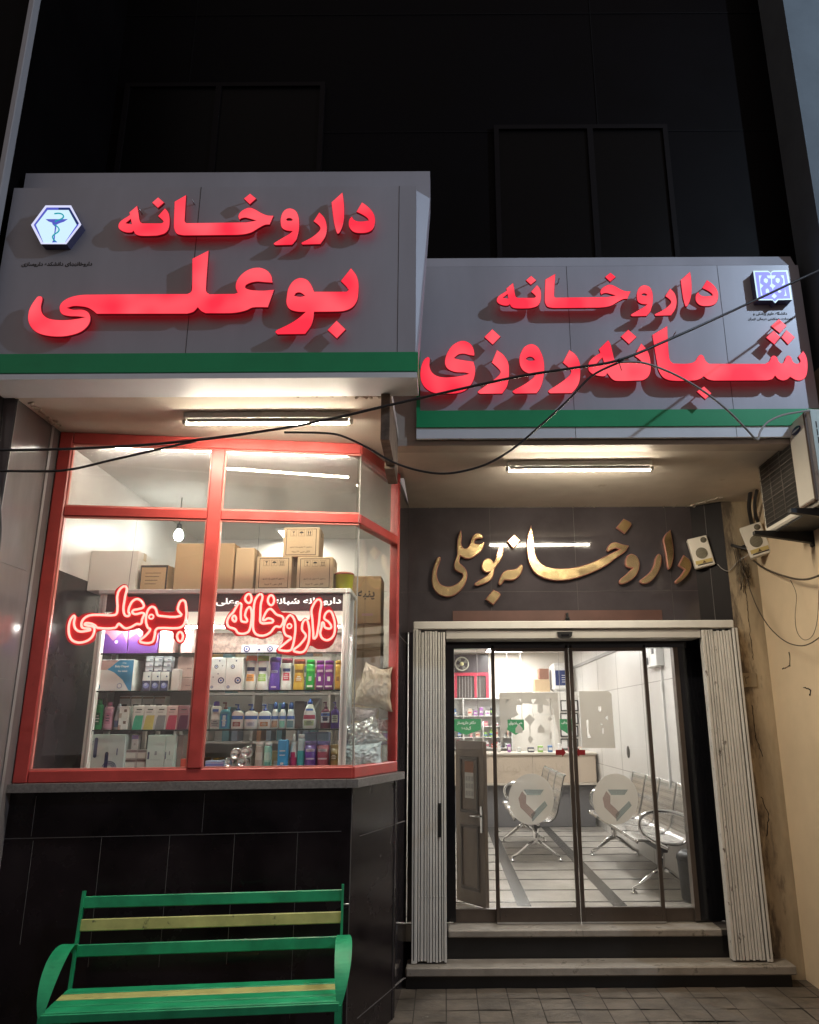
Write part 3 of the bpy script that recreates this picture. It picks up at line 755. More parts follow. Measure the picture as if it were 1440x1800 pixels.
W1 = [
 [T(*A_, [(248,185,1),(262,260),(272,330),(285,362),(305,372,1),(500,372,1),(522,360),(512,340),(465,298,1),(540,212,1),(575,255),(590,310),(590,380),(575,440),(540,480),(480,500),(440,506),(285,507),(230,490),(208,455,1),(190,470),(140,472),(85,455),(48,420),(55,370),(90,335),(130,310),(168,285,1),(162,258,1)]),
  T(*A_, [(128,372,1),(178,330,1),(188,382,1)])],
 [T(*A_, [(468,97,1),(533,155,1),(465,213,1),(402,155,1)])],
 [T(*A_, [(765,72,1),(750,330),(752,355),(768,370,1),(1400,362,1),(1495,345,1),(1440,328),(1390,316),(1350,322),(1325,338,1),(1312,300),(1330,260),(1370,228),(1430,207),(1490,225),(1560,265),(1620,288),(1688,292,1),(1645,388,1),(1595,392),(1530,425),(1455,470),(1380,490),(1300,498,1),(760,503),(720,500),(665,485),(640,445),(632,400),(640,145,1)])],
 [T(*A_, [(1438,58,1),(1505,113,1),(1435,175,1),(1370,113,1)])],
 [T(*Bc, [(485,215),(540,240),(570,300),(578,370),(575,440),(562,500),(545,550),(500,602,1),(325,606,1),(305,590),(322,572,1),(410,520),(470,485),(503,458,1),(440,450),(395,425),(380,380),(380,320),(400,260),(435,225)]),
  T(*Bc, [(440,335,1),(455,322),(485,322),(506,338,1),(490,346),(455,345)])],
 [T(*Bc, [(788,255,1),(840,310),(865,380),(868,450),(850,520),(800,594,1),(610,600,1),(597,583),(615,568,1),(700,525),(770,470),(798,430),(780,395),(725,352,1)])],
 [T(*Bc, [(1033,45,1),(1045,120),(1052,220),(1050,320),(1035,400),(1010,460),(985,485),(968,465),(945,380),(930,280),(915,152,1)])],
 [T(*Bc, [(1238,150,1),(1300,195),(1350,250),(1375,310),(1375,380),(1350,440),(1300,470),(1230,478),(1160,470),(1115,435),(1097,390),(1105,330),(1135,298,1),(1150,330),(1190,350),(1250,352),(1308,343,1),(1295,320),(1245,285),(1178,252,1)])],
]
C_ = ((40,430), 4.5)
def dd(pts): return [((p[0]+1350), (p[1]+45)) + tuple(p[2:]) for p in pts]
W2 = [
 [T(*C_, [(1472,43,1),(1451,340),(1456,372),(1478,390,1)] + dd([(325,342,1),(348,334,1),(333,290),(345,235),(390,180),(450,145),(520,135),(580,155),(618,200),(627,257,1),(560,252),(500,248),(440,262),(410,288),(440,308),(500,315),(560,316),(640,309,1),(590,451,1),(470,453),(420,475),(350,492),(280,498),(95,498,1),(60,480),(35,452,1)]) +
   [(1350,532),(1300,547,1),(585,548,1),(550,520),(510,498),(450,488),(400,487),(355,500,1),(400,512),(470,512),(515,530),(535,565),(532,610),(510,650),(460,690),(390,715),(300,728),(200,722),(120,700),(70,660),(42,600),(45,530),(65,480),(95,435),(120,408),(150,410),(157,430),(145,490),(155,540),(190,575),(240,590),(330,595),(430,585),(485,574,1),(430,568),(370,566),(310,550),(290,510),(300,465),(350,425),(430,400),(520,393),(1300,388,1),(1330,372),(1338,330),(1340,110,1)])],
 [T(*C_, dd([(1247,138,1),(1290,195),(1308,260),(1305,350),(1295,400),(1260,450),(1200,478),(1130,485),(955,487,1),(950,540),(930,600),(885,662,1),(665,665,1),(647,645),(660,628,1),(760,580),(830,535),(885,488,1),(820,485),(760,465),(735,420),(738,360),(750,300),(780,250),(820,222),(860,217),(905,235),(935,275),(957,325,1),(1212,325,1),(1226,310),(1165,242,1)])),
  T(*C_, dd([(800,357,1),(815,338),(845,335),(880,357,1),(850,365),(820,362)]))],
 [T(*C_, dd([(1133,553,1),(1207,625,1),(1135,698,1),(1060,630,1)]))],
]
E5 = ((735,550), 5.333); F5 = ((970,550), 5.333); G5 = ((1130,550), 4.8)
W3 = [
 [T(*E5, [(92,412),(110,425),(108,490),(125,545),(170,585),(240,602),(330,598),(420,585),(475,570,1),(440,560),(350,555),(285,530),(255,490),(252,440),(275,370),(320,305),(380,268),(430,260),(480,280),(515,320),(530,380),(527,402,1),(480,395),(430,383),(380,390),(340,422,1),(370,432),(430,442),(520,455,1),(537,520),(530,600),(500,670),(440,730),(350,755),(250,757),(150,750),(80,715),(35,655),(20,580),(30,500),(55,440)])],
 [T(*E5, [(740,345,1),(800,390),(845,460),(855,540),(850,620),(835,690),(790,757,1),(580,760,1),(558,742),(575,722,1),(660,660),(740,600),(772,555),(750,520),(690,465,1)])],
 [T(*E5, [(697,150,1),(775,222,1),(700,298,1),(620,225,1)])],
 [T(*E5, [(1065,290),(1120,315),(1155,370),(1178,440),(1185,540),(1170,640),(1145,710),(1112,754,1),(910,757,1),(885,737),(905,718,1),(1000,665),(1070,615),(1105,575,1),(1040,568),(985,540),(955,490),(950,420),(965,370),(1000,315)]),
  T(*E5, [(1012,430,1),(1040,412),(1075,418),(1095,442,1),(1060,447),(1030,442)])],
 [T(*F5, [(165,345,1),(225,390),(262,460),(270,540),(262,640),(235,700),(190,752,1),(-15,755,1),(-35,735),(-15,715,1),(70,660),(150,600),(182,555),(165,520),(103,465,1)])],
 [T(*F5, [(530,252,1),(552,290),(575,380),(592,440),(622,466,1),(835,466,1),(842,455),(775,400,1),(840,283,1),(890,340),(918,400),(930,480),(928,550),(905,600),(860,630),(800,635),(600,637),(560,615),(540,590),(520,565,1),(505,590),(470,595),(400,580),(350,545),(342,500),(350,460),(390,415),(455,375,1),(442,340,1)]),
  T(*F5, [(428,470,1),(475,420,1),(490,468,1)])],
 [T(*F5, [(718,155,1),(797,225,1),(725,293,1),(648,222,1)])],
 [T(*G5, [(209,108,1),(212,200),(220,330),(232,400),(260,425,1),(385,426),(440,408),(465,370),(490,350),(515,365),(530,400),(560,427,1),(1035,428,1),(1070,405),(1085,370),(1110,358),(1135,375),(1150,410),(1175,426),(1195,405),(1210,370),(1232,358),(1255,375),(1270,410),(1300,428),(1328,415),(1330,400),(1312,370,1),(1355,318,1),(1380,360),(1393,420),(1390,500),(1370,550),(1330,570),(1290,565),(1245,540,1),(1220,562),(1180,570),(1140,555),(1118,530,1),(1095,558),(1050,570,1),(600,572,1),(550,560),(515,535,1),(490,555),(440,570),(250,572),(180,550),(140,500),(125,450),(80,185,1)])],
 [T(*G5, [(1150,50,1),(1217,108,1),(1158,172,1),(1082,110,1)])], [T(*G5, [(1106,147,1),(1163,203,1),(1112,267,1),(1040,207,1)])], [T(*G5, [(1214,142,1),(1287,205,1),(1228,268,1),(1169,205,1)])],
 [T(*G5, [(518,618,1),(582,678,1),(530,730,1),(455,663,1)])],
]
ident = lambda x, y: (x, y)
LM = [M_letter, M_letter_side, M_letter_back]
word_letters(PL, .055, SL, W1, ident, LET_D, LM, 'raised_letter')
word_letters(PL, .055, SL, W2, ident, LET_D, LM, 'raised_letter')
word_letters(PR, .085, SR, W1, lambda x, y: (873.5+(x-208)*.8627, 477+(y-337.5)*.845), LET_D, LM, 'raised_letter')
word_letters(PR, .085, SR, W3, ident, LET_D, LM, 'raised_letter')
# hexagon emblem with bowl and snake, on the left board
H5 = ((30,340), 9.6)
def loops(P, off, lps): return [[P.uz(p[0], p[1], off) for p in lp] for lp in lps]
hexo = T(*H5, [(480,200),(912,200),(1085,525),(832,855),(405,855),(235,530)])
M_em_w = glow('lit_white_acrylic', (.66,.9,1.0), .6); M_em_rim = glow('lit_lilac_acrylic', (.72,.74,1.0), .6); M_em_b = mat('violet_blue_print', (.06,.06,.45), .4, emit=(.1,.12,.62), es=.5); M_em_n = mat('navy_print', (.01,.015,.1), .4, emit=(.005,.02,.12), es=.6)
M_em_t = mat('teal_print', (.02,.25,.30), .4, emit=(.01,.26,.32), es=.7)
em = shape('emblem', loops(PL, .05, [hexo]), .05, PL.mat(.05), [M_em_rim, mat('emblem_return', (.1,.1,.2), .5)], SL)
def pl(P, off, o, s, pts, nm, m, parent, th=.001): return shape(nm, loops(P, off, [T(o, s, pts)]), th, P.mat(off), m, parent)
def inner(k): c = (660, 528); return [(c[0]+(p[0]-c[0])*k, c[1]+(p[1]-c[1])*k) for p in [(480,200),(912,200),(1085,525),(832,855),(405,855),(235,530)]]
pl(PL, .0515, *H5, inner(.89), 'emblem_band', M_em_b, em)
pl(PL, .0520, *H5, [(700,240),(890,240),(1045,505),(1005,530),(870,275),(700,275)], 'emblem_band', M_em_n, em)
pl(PL, .0530, *H5, [(515,278),(870,278),(1005,525),(800,830),(445,830),(318,530)], 'emblem_field', M_em_w, em)
pl(PL, .0540, *H5, [(480,432),(855,432),(790,475),(715,500),(665,525),(655,620),(640,690),(635,780),(680,822),(590,825),(612,780),(632,640),(640,560),(600,520),(590,490),(530,470)], 'bowl', M_em_b, em)
def ribbon(P, off, o, s, pts, wd, nm, m, parent, r=None):
    q = [P.uz(*t[:2], off) for t in T(o, s, pts)]
    q = smooth_loop(q, False, 6)
    mb = MB(); mb.tube([P.pt(u, z, off) for u, z in q], wd, 6); return mb.build(nm, m, parent)
ribbon(PL, .0545, *H5, [(632,342),(700,335),(760,350),(785,390),(750,430),(680,455),(640,480)], .004, 'snake', M_em_t, em)
ribbon(PL, .0545, *H5, [(640,530),(690,570),(710,610),(690,650),(630,690),(600,730),(625,790),(650,805)], .0036, 'snake', M_em_t, em)
def sign_text(P, off, txt, cx, cy, wpx, parent, m=M_ink, bold=.03, hk=None):
    u0, z = P.uz(cx-wpx/2, cy, off); u1, _ = P.uz(cx+wpx/2, cy, off)
    M = P.mat(off) @ Matrix.Translation(((u0+u1)/2, z, 0))
    return text_on('small_lettering', txt, M, m, parent, width=u1-u0, bold=bold)
sign_text(PL, .0012, 'داروخانه‌های دانشکده داروسازی'.replace('\u200c', ''), 100, 465, 124, SL)
# open book emblem on the right board
K5 = ((1300,455), 12.0)
book = [(290,250),(600,248),(640,275),(660,300),(690,255),(730,245),(1015,240),(1065,520),(1115,860),(820,868),(755,935),(700,872),(378,872),(340,600)]
em2 = shape('emblem', loops(PR, .06, [T(*K5, book)]), .06, PR.mat(.06), [M_em_w, mat('emblem_return')], SR)
M_em_l = mat('lit_lilac_print', (.2,.2,.7), .4, emit=(.21,.2,.83), es=.6)
def book_s(k): c = (700, 560); return [(c[0]+(p[0]-c[0])*k, c[1]+(p[1]-c[1])*k) for p in book]
pl(PR, .0612, *K5, book_s(.91), 'emblem_field', M_em_l, em2)
for q in ([(410,350),(470,345),(440,420),(435,510),(505,565),(455,620),(470,700),(490,770),(455,775)], [(870,345),(935,345),(950,440),(960,540),(890,565),(930,500),(925,420)], [(960,610),(975,690),(1000,775),(940,780),(965,740)],
          [(580,350),(655,350),(668,300),(680,350),(770,345),(735,410),(690,415),(690,520),(765,570),(720,610),(708,660),(690,610),(640,570),(672,520),(668,415),(600,400)], [(735,725),(790,785),(740,835),(680,785)],
          [(515,430),(550,405),(600,430),(600,480),(570,515),(520,480)], [(765,420),(800,400),(850,420),(850,475),(820,515),(770,480)], [(555,650),(590,620),(620,650),(635,710),(560,715)], [(810,650),(845,660),(890,680),(860,715),(815,705)]):
    pl(PR, .0624, *K5, q, 'emblem_pattern', M_em_w, em2)
sign_text(PR, .0012, 'دانشگاه علوم پزشکی و', 1354, 552, 60, SR)
sign_text(PR, .0012, 'خدمات بهداشتی درمانی تهران', 1354, 561, 78, SR)

# ---- brass calligraphy on the entrance wall
GS = thing('brass_lettering', 'brass coloured calligraphy letters with copper edges fixed to the grey stone over the door', 'lettering', (.9, YD, 2.9))
H7 = ((750,910), 7.2); I7 = ((910,900), 4.3636)
GW = [
 [T(*H7, [(435,150,1),(447,230),(440,310),(450,360),(475,385),(505,386),(540,350),(560,300),(580,240),(620,200),(660,195),(700,215),(717,245),(690,263,1),(645,264),(612,285),(608,320,1),(660,330),(738,308,1),(720,370),(680,430),(620,480),(550,515),(480,510),(430,480,1),(420,520),(418,565),(450,600),(490,640),(515,700),(510,770),(480,850),(420,930),(340,985),(260,1000),(180,985),(110,930),(70,850),(65,750),(80,650),(110,560),(140,498),(177,500),(165,560),(140,640),(130,720),(145,790),(180,840),(240,865),(310,865),(380,835),(430,790),(458,740),(450,710),(400,685),(360,655),(345,610),(360,540),(385,470),(385,400),(390,300),(405,220)])],
 [T(*H7, [(960,335,1),(975,400),(965,480),(930,550),(880,620),(860,660),(850,720),(820,780),(760,820),(680,850),(620,860),(608,835),(650,800),(720,760),(780,715),(800,685,1),(750,690),(710,665),(695,610),(715,550),(760,515),(810,520),(848,562,1),(870,530),(885,470),(900,410),(930,360)])],
 [T(*H7, [(845,910,1),(925,950),(935,985),(845,1105,1),(745,1030,1)])],
 [T(*H7, [(1195,590),(1220,610),(1210,680),(1170,740),(1110,785),(1050,790),(990,790),(960,830),(930,850),(910,825),(930,760),(970,690),(1020,660),(1080,655),(1140,640),(1170,610)])],
 [T(*H7, [(1110,210,1),(1190,285,1),(1100,390,1),(1015,300,1)])],
 [T(*I7, [(105,100,1),(120,180),(130,280),(150,350),(190,400),(250,425),(340,432),(450,422),(560,390),(660,345),(740,305),(782,286,1),(755,278),(720,290),(695,302),(685,285),(710,245),(750,230),(800,245),(856,258,1),(830,300),(760,350),(680,410),(580,460),(480,497),(370,522),(270,522),(180,497),(120,450),(85,380),(72,280),(75,200),(90,140)])],
 [T(*I7, [(815,50,1),(868,78),(875,98),(825,165,1),(757,118,1)])],
 [T(*I7, [(875,320),(920,345),(938,400),(925,460),(890,510),(830,545),(785,548),(785,520),(830,480),(882,430,1),(840,420),(828,390),(840,340)])],
 [T(*I7, [(1085,320),(1105,340),(1100,410),(1070,480),(1020,535),(965,550),(940,530),(970,500),(1020,455),(1050,400),(1060,350)])],
 [T(*I7, [(1175,135,1),(1190,220),(1200,310),(1190,390),(1165,437),(1150,410),(1140,330),(1125,250),(1120,205),(1145,160)])],
 [T(*I7, [(1275,330,1),(1320,365),(1335,410),(1320,460),(1280,510),(1225,548),(1210,535),(1250,490),(1282,442,1),(1235,408,1)])],
]
word_letters(FR, .045, GS, GW, ident, .04, [M_gold, M_gold_side], 'brass_letter', .006)

# ---- neon signs hanging inside the bay window
J6 = ((105,1015), 6.0); K6 = ((385,1025), 6.545)
def neon(label, o, s, back, tubes, dots, off):
    c = T(o, s, [(700,400)])[0]; p = B1.pt(*B1.uz(c[0], c[1], off), off)
    t = thing('neon_sign', label, 'neon sign', p)
    lp = smooth_loop([B1.uz(q[0], q[1], off) for q in T(o, s, back)], True, 3)
    shape('backing', [lp], .005, B1.mat(off), [M_neon_back], t)
    for tb in tubes:
        q = smooth_loop([B1.uz(*z, off+.012)[:2] for z in T(o, s, tb)], True, 4)
        mb = MB(); mb.tube([B1.pt(u, z, off+.012) for u, z in q], .0066, 8, closed=True); mb.build('lit_tube', M_neon, t)
    for (x, y, r) in dots:
        u, z = B1.uz(*T(o, s, [(x, y)])[0], off+.012); q = [B1.pt(u+r/s/230*math.cos(a*math.pi/6), z+r/s/230*math.sin(a*math.pi/6), off+.012) for a in range(12)]
        mb = MB(); mb.tube(q, .005, 6, closed=True); mb.build('lit_tube', M_neon, t)
    hg = MB(); u0, z0 = B1.uz(*T(o, s, [back[1]])[0][:2], off); hg.tube([B1.pt(u0, z0-.02, off-.005), B1.pt(u0+.01, zr0-.002, off-.005)], .0012, 5); hg.build('hanging_wire', M_cable, t)
    return t
neon('red neon lettering on red backing in the left window pane', *J6,
 [(690,70),(720,100),(715,200),(800,200),(880,230),(915,300),(960,275),(1010,280),(1050,350),(1210,360),(1215,320),(1290,215),(1340,290),(1355,420),(1320,540),(1335,620),(1275,705),(1200,640),(1190,575),(1050,570),(1000,710),(840,710),(820,670),(880,600),(850,545),(780,550),(690,570),(600,560),(400,570),(370,660),(280,710),(160,715),(80,660),(60,560),(80,440),(150,370),(190,420),(240,390),(330,370),(570,365),(580,150),(640,85)],
 [[(695,95),(690,200),(672,330),(690,400),(735,400),(725,360),(735,310),(770,250),(820,228),(865,255),(885,310),(830,335),(780,345),(765,370),(800,388),(885,378),(870,440),(855,490),(810,492),(750,525),(690,537),(640,500),(620,490),(585,532),(400,532),(370,505),(320,485),(262,490),(300,510),(358,525),(362,580),(330,640),(260,680),(180,685),(120,650),(95,570),(105,470),(145,405),(160,420),(150,480),(165,540),(210,570),(280,565),(325,548),(240,530),(230,480),(260,430),(320,400),(420,395),(585,395),(608,350),(615,160)],
  [(1300,240),(1335,340),(1330,440),(1300,510),(1240,535),(1040,535),(1010,560),(1000,620),(970,685),(860,685),(850,660),(900,620),(955,550),(930,530),(910,470),(915,390),(940,330),(975,310),(1010,330),(1030,390),(1050,405),(1280,405),(1245,335)],
  [(1270,575),(1300,620),(1270,675),(1238,620)]], [(965,415,18)], -.05)
neon('red neon lettering on red backing in the right window pane', *K6,
 [(345,95),(400,150),(480,100),(530,140),(600,110),(660,170),(670,240),(720,330),(800,340),(880,370),(930,440),(990,395),(1040,420),(1050,250),(1150,160),(1200,200),(1215,280),(1270,265),(1340,370),(1370,500),(1340,640),(1270,740),(1130,760),(1050,720),(990,825),(690,815),(655,770),(720,700),(740,620),(700,550),(640,590),(520,640),(400,625),(340,600),(200,610),(150,560),(70,520),(65,440),(110,350),(230,210),(290,120)],
 [[(245,230),(250,330),(255,430),(275,445),(325,440),(300,370),(345,275),(375,330),(370,450),(345,550),(290,582),(220,575),(185,530),(110,500),(95,440),(120,380),(165,335),(185,300)], [(180,375),(152,410),(190,440)], [(345,125),(375,180),(345,230),(300,180)],
  [(490,130),(480,250),(475,380),(482,455),(560,460),(625,440),(570,405),(510,430),(515,390),(560,310),(600,300),(660,360),(740,400),(710,500),(650,500),(590,570),(510,605),(430,590),(395,530),(395,420),(415,200)], [(600,140),(635,200),(600,255),(562,200)],
  [(825,370),(870,430),(880,520),(870,620),(850,720),(820,775),(720,775),(690,760),(740,710),(800,660),(830,630),(770,600),(745,540),(755,470),(785,400)],
  [(995,420),(1035,500),(1040,600),(1025,700),(970,790),(880,790),(860,770),(920,720),(980,650),(1000,600),(955,530)],
  [(1160,190),(1160,350),(1140,520),(1100,640),(1085,560),(1075,420),(1070,290)],
  [(1270,320),(1320,400),(1335,500),(1320,600),(1260,655),(1195,640),(1165,580),(1180,510),(1195,450),(1220,510),(1290,515),(1265,450),(1210,400)]], [(810,495,20)], -.05)

# ---- tube lights under the soffits
def tube_light(a, b, z, label):
    pa, pb = WZ(*a, z-.05), WZ(*b, z-.05); y = (pa.y+pb.y)/2; pa.y = pb.y = y
    t = thing('tube_light', label, 'tube light', ((pa.x+pb.x)/2, y, z), 0, 'tube lights under the soffits')
    r_ = .0145; N_ = 28; down = [a for a in range(N_) if abs(((a+.5)/N_*360 - 270 + 180) % 360 - 180) < 66]
    for nm_, m_, sel in (('lit_diffuser', M_tube, down), ('unlit_back', M_white, [a for a in range(N_) if a not in down])):  # unlit upper half, added so the tube throws less light on the soffit
        mb = MB()
        for a in sel:
            q0, q1 = 2*math.pi*a/N_, 2*math.pi*(a+1)/N_
            e0, e1 = Vector((0, r_*math.cos(q0), r_*math.sin(q0))), Vector((0, r_*math.cos(q1), r_*math.sin(q1)))
            mb.add([pa+e0, pb+e0, pb+e1, pa+e1], [(0,3,2,1)], 0, False)
        mb.build(nm_, m_, t, recalc=False)
    mb = MB(); mb.cbox(pa.x-.01, pb.x+.01, y-.04, y+.04, z-.0365, z+.001, .004); mb.build('fitting', M_white, t)  # broad, deep fitting, shaped to shield the soffit from the tube
    for p, s in ((pa, -1), (pb, 1)):
        mb = MB(); mb.tube([p + Vector((s*.001,0,0)), p + Vector((s*.022,0,0))], .0155, 10); mb.box(p.x+s*.002, p.x+s*.02, y-.012, y+.012, z-.05, z-.036); mb.build('end_cap', M_white, t)
    return t
tube_light((330,744), (613,740), ZL, 'lit fluorescent tube on the soffit above the bay window')
tube_light((895,826), (1143,823), ZR, 'lit fluorescent tube on the soffit above the glass entrance')
# ------------------------------------------------------------------ folding gate, header, sensor
def gate(xa, xb, label, hole_px=None, mm=M_white_metal, seed=1):
    rnd = random.Random(seed); y0, y1 = 5.775, 5.845; z0, z1 = .136, 2.392
    t = thing('folding_gate', label, 'folding gate', ((xa+xb)/2, 5.81, z0), 0)
    n = 10; wd = (xb-xa-.045)/n; jit = [0] + [rnd.uniform(-.004,.004) for _ in range(n-1)] + [0]
    left_post = seed == 1
    px0 = xa if left_post else xb-.04
    mb = MB(); mb.cbox(px0, px0+.04, y0-.008, y1+.01, z0, z1+.005, .004); mb.box(px0+.014, px0+.020, y0-.0095, y0-.007, z0+.02, z1, 1)
    mb.build('post', [mm, M_black], t)
    for i in range(n):
        x = (xa+.045 if left_post else xa) + i*wd + jit[i]; d = rnd.uniform(-.0015, .0015)
        mb = MB(); w2 = wd + jit[i+1] - jit[i] - .0042 - rnd.uniform(0,.002); lean = rnd.uniform(-.002,.002)
        z_a, z_b = z0 + .004 + rnd.uniform(0,.012), z1 - rnd.uniform(.002,.02)
        mb.prism([(x,y1),(x,y0+d+.002),(x+.002,y0+d),(x+w2-.002,y0+d),(x+w2,y0+d+.002),(x+w2,y1)][::-1], z_a, z_b)
        for zr in (.55, 1.28, 1.95): mb.lathe([(.0035,0),(.003,.003),(.0001,.004)], 7, M=Matrix.Translation((x+w2/2, y0+d, zr)) @ Matrix.Rotation(R(90),4,'X'))
        mb.build('slat', M_rust if (not left_post and i < 5) else mm, t)
    mb = MB(); mb.box(xa+.01, xb-.01, y1-.02, y1-.012, z0+.01, z1-.01); mb.build('gap_shade_sheet', M_black, t)  # black sheet behind the slats, standing in for shade in the gaps
    return t
g1 = gate(-.237, .012, 'white painted folding metal gate collapsed at the left side of the entrance', seed=1)
mb = MB(); p0 = WY(771, 1412, 5.768); p1 = WY(775, 1472, 5.768); mb.box(p0.x, p1.x, 5.766, 5.772, p1.z, p0.z); mb.build('lock_slot', M_black, g1)
gate(1.955, 2.225, 'rust spotted white folding metal gate collapsed at the right side by the beige wall', seed=2)
mb = MB(); mb.cbox(-.235, 2.20, 5.765, 5.86, 2.396, 2.456, .006); mb.build('gate_rail', M_white_metal, bld)
mb = MB(); mb.cbox(.014, 1.95, 5.79, 6.05, 2.325, 2.394, .004); mb.box(.014,1.95,5.787,5.79,2.375,2.379); mb.build('door_header', mat('grey_header_paint', (.50,.48,.46), .4, var=.05), bld)
p = WY(993, 1116, 5.77)
t = thing('door_sensor', 'small black motion sensor on the silver header above the sliding doors', 'sensor', (p.x, 5.79, p.z))
mb = MB(); mb.prism([(-.058,.022),(-.052,-.012),(-.03,-.026),(.03,-.026),(.052,-.012),(.058,.022)], 5.755, 5.7895, axis='Y', M=Matrix.Translation((p.x,0,p.z))); mb.build('housing', M_black, t)
mb = MB(); mb.cbox(p.x-.03, p.x+.03, 5.75, 5.756, p.z-.012, p.z+.004, .002); mb.build('lens', M_blackpanel, t)
p = WY(998, 1086, 5.95)
t = thing('security_camera', 'tiny black camera above the middle of the white gate rail', 'camera', p)
mb = MB(); mb.cbox(p.x-.016, p.x+.016, 5.94, 5.99, p.z-.03, p.z+.005, .004); mb.box(p.x-.008, p.x+.008, 5.95, 5.988, p.z+.005, p.z+.04); mb.build('body', M_black, t)
mb = MB(); mb.lathe([(.011,0),(.009,.006)], 12, M=Matrix.Translation((p.x, 5.941, p.z-.012)) @ Matrix.Rotation(R(90),4,'X')); mb.build('lens', M_blackpanel, t)

# ------------------------------------------------------------------ wall speakers
def wall_speaker(cx, cy, cz, w, h, rz, tilt, label):
    t = thing('wall_speaker', label, 'speaker', (cx, cy, cz), rz, 'cream intercom speakers')
    t.rotation_euler = (0, tilt, rz); d = .07
    mb = MB(); mb.cbox(-w/2, w/2, -d, 0, -h/2, h/2, .006); mb.build('casing', M_acw, t, True)
    mb = MB(); mb.lathe([(w*.29,0),(w*.29,.004),(.0001,.005)], 28, 1, 1, M=Matrix.Translation((-.0,-d,-.012)) @ Matrix.Rotation(R(90),4,'X'))
    mb.build('grille', mat('speaker_mesh', (.13,.115,.085), .7), t, True)
    mb = MB()
    for k in range(-5, 6):
        x = k*w*.052; hh = math.sqrt(max(0, (w*.28)**2 - x*x)); mb.box(x-.0018, x+.0018, -d-.0075, -d-.004, -.012-hh, -.012+hh)
    mb.build('grille_rib', mat('speaker_rib', (.3,.27,.2), .6), t, True)
    mb = MB(); mb.lathe([(.024,0),(.022,.004),(.0001,.005)], 16, M=Matrix.Translation((w*.28,-d,h*.36)) @ Matrix.Rotation(R(90),4,'X')); mb.build('tweeter', mat('speaker_mesh'), t, True)
    mb = MB(); mb.box(-w*.36, w*.40, -d-.003, -d, -h*.43, -h*.40); mb.build('slot', M_black, t, True)
    mb = MB(); mb.box(-w*.42, w*.42, -d-.0025, -d, -h*.39, -h*.27); mb.prism([(-.014,-h*.38),(.014,-h*.38),(0,-h*.29)], -d-.004, -d-.0025, 1, axis='Y'); mb.build('name_strip', [mat('yellowed_strip', (.55,.42,.16), .5), mat('brown_print', (.12,.07,.03), .6)], t, True)
    return t
pa = WY(1234, 971, 5.93); wall_speaker(pa.x, 5.97, pa.z, .155, .245, R(-12), R(-11), 'cream speaker box beside the last brass letter')
pb = WY(1336, 948, 5.62); wall_speaker(pb.x, 5.70, pb.z, .16, .25, R(-22), R(-14), 'cream speaker box below the outdoor air conditioner')
mb = MB(); mb.bar((pb.x+.02,5.70,pb.z), (2.36,5.86,pb.z+.01), .03); mb.build('bracket', M_iron, bpy.data.objects['wall_speaker.001'])

# ------------------------------------------------------------------ outdoor air conditioner
AX, AY0, AY1, AZ0, AZ1 = 2.2, 4.255, 5.034, 2.945, 3.54
ac = thing('air_conditioner', 'cream outdoor air conditioner unit hung on the right wall with a dark wire grille', 'air conditioner', (2.34, 4.65, AZ0))
mb = MB(); mb.cbox(AX+.004, 2.466, AY0+.004, AY1, AZ0, AZ1, .012); mb.build('casing', M_acw, ac)
mb = MB(); mb.cbox(AX+.02, 2.45, AY0-.002, AY0+.006, AZ0+.01, AZ1-.008, .002)
for i in range(9): 
    z = AZ0+.09+i*.05; mb.box(AX+.045, AX+.05, AY0-.004, AY0-.001, z-.02, z+.02, 1); mb.box(AX+.085, 2.40, AY0-.004, AY0-.001, z-.004, z+.004, 1)
mb.build('side_panel', [M_acg, M_black], ac)
gy0, gy1, gz0, gz1 = 4.50, 5.00, 3.0, 3.50
mb = MB(); mb.cbox(AX-.010, AX+.006, AY0+.03, gy0-.012, AZ0+.035, AZ1-.03, .008); mb.build('front_plate', M_acw, ac)
mb = MB(); mb.cbox(AX-.014, AX+.006, AY0+.012, AY0+.028, AZ0+.02, AZ1-.02, .004); mb.cbox(AX-.014, AX+.006, AY0+.028, gy0-.01, AZ0+.016, AZ0+.032, .004)
mb.build('front_border', mat('brown_moulding', (.12,.075,.05), .5), ac)
mb = MB(); mb.box(AX+.0005, AX+.004, gy0-.005, gy1, gz0-.02, gz1); mb.build('fan_opening', M_black, ac)
mb = MB()
for k in range(6): 
    a = k*math.pi/3; c = Vector((AX+.002,(gy0+gy1)/2,(gz0+gz1)/2)); q = [c + Vector((-.0008, r*math.cos(a+s), r*math.sin(a+s))) for r, s in ((.04,0),(.21,.15),(.21,.75),(.04,.5))]
    mb.add(q, [(0,1,2,3)])
mb.build('fan_blade', mat('dark_fan', (.05,.048,.045), .5), ac)
mb = MB()
for i in range(17): z = gz0 + (gz1-gz0)*i/16; r = .0032 if i in (5, 10) else .0016; mb.tube([(AX-.006, gy0, z), (AX-.006, gy1, z)], r, 5)
for i in range(36): y = gy0 + (gy1-gy0)*i/35; r = .0034 if i in (12, 24) else .0011; mb.tube([(AX-.005, y, gz0), (AX-.005, y, gz1)], r, 5)
mb.build('wire_grille', mat('grille_wire', (.28,.25,.22), .5, metal=.3), ac)
by, bz = WX(1403, 757, AX).y, WX(1403, 757, AX).z
mb = MB(); mb.lathe([(.06,0),(.058,.003),(.0001,.004)], 28, 1, .42, M=Matrix.Translation((AX-.011, by, bz)) @ Matrix.Rotation(R(-90),4,'Y') @ Matrix.Rotation(R(90),4,'Z'))
mb.build('badge', mat('navy_badge', (.02,.03,.10), .3), ac)
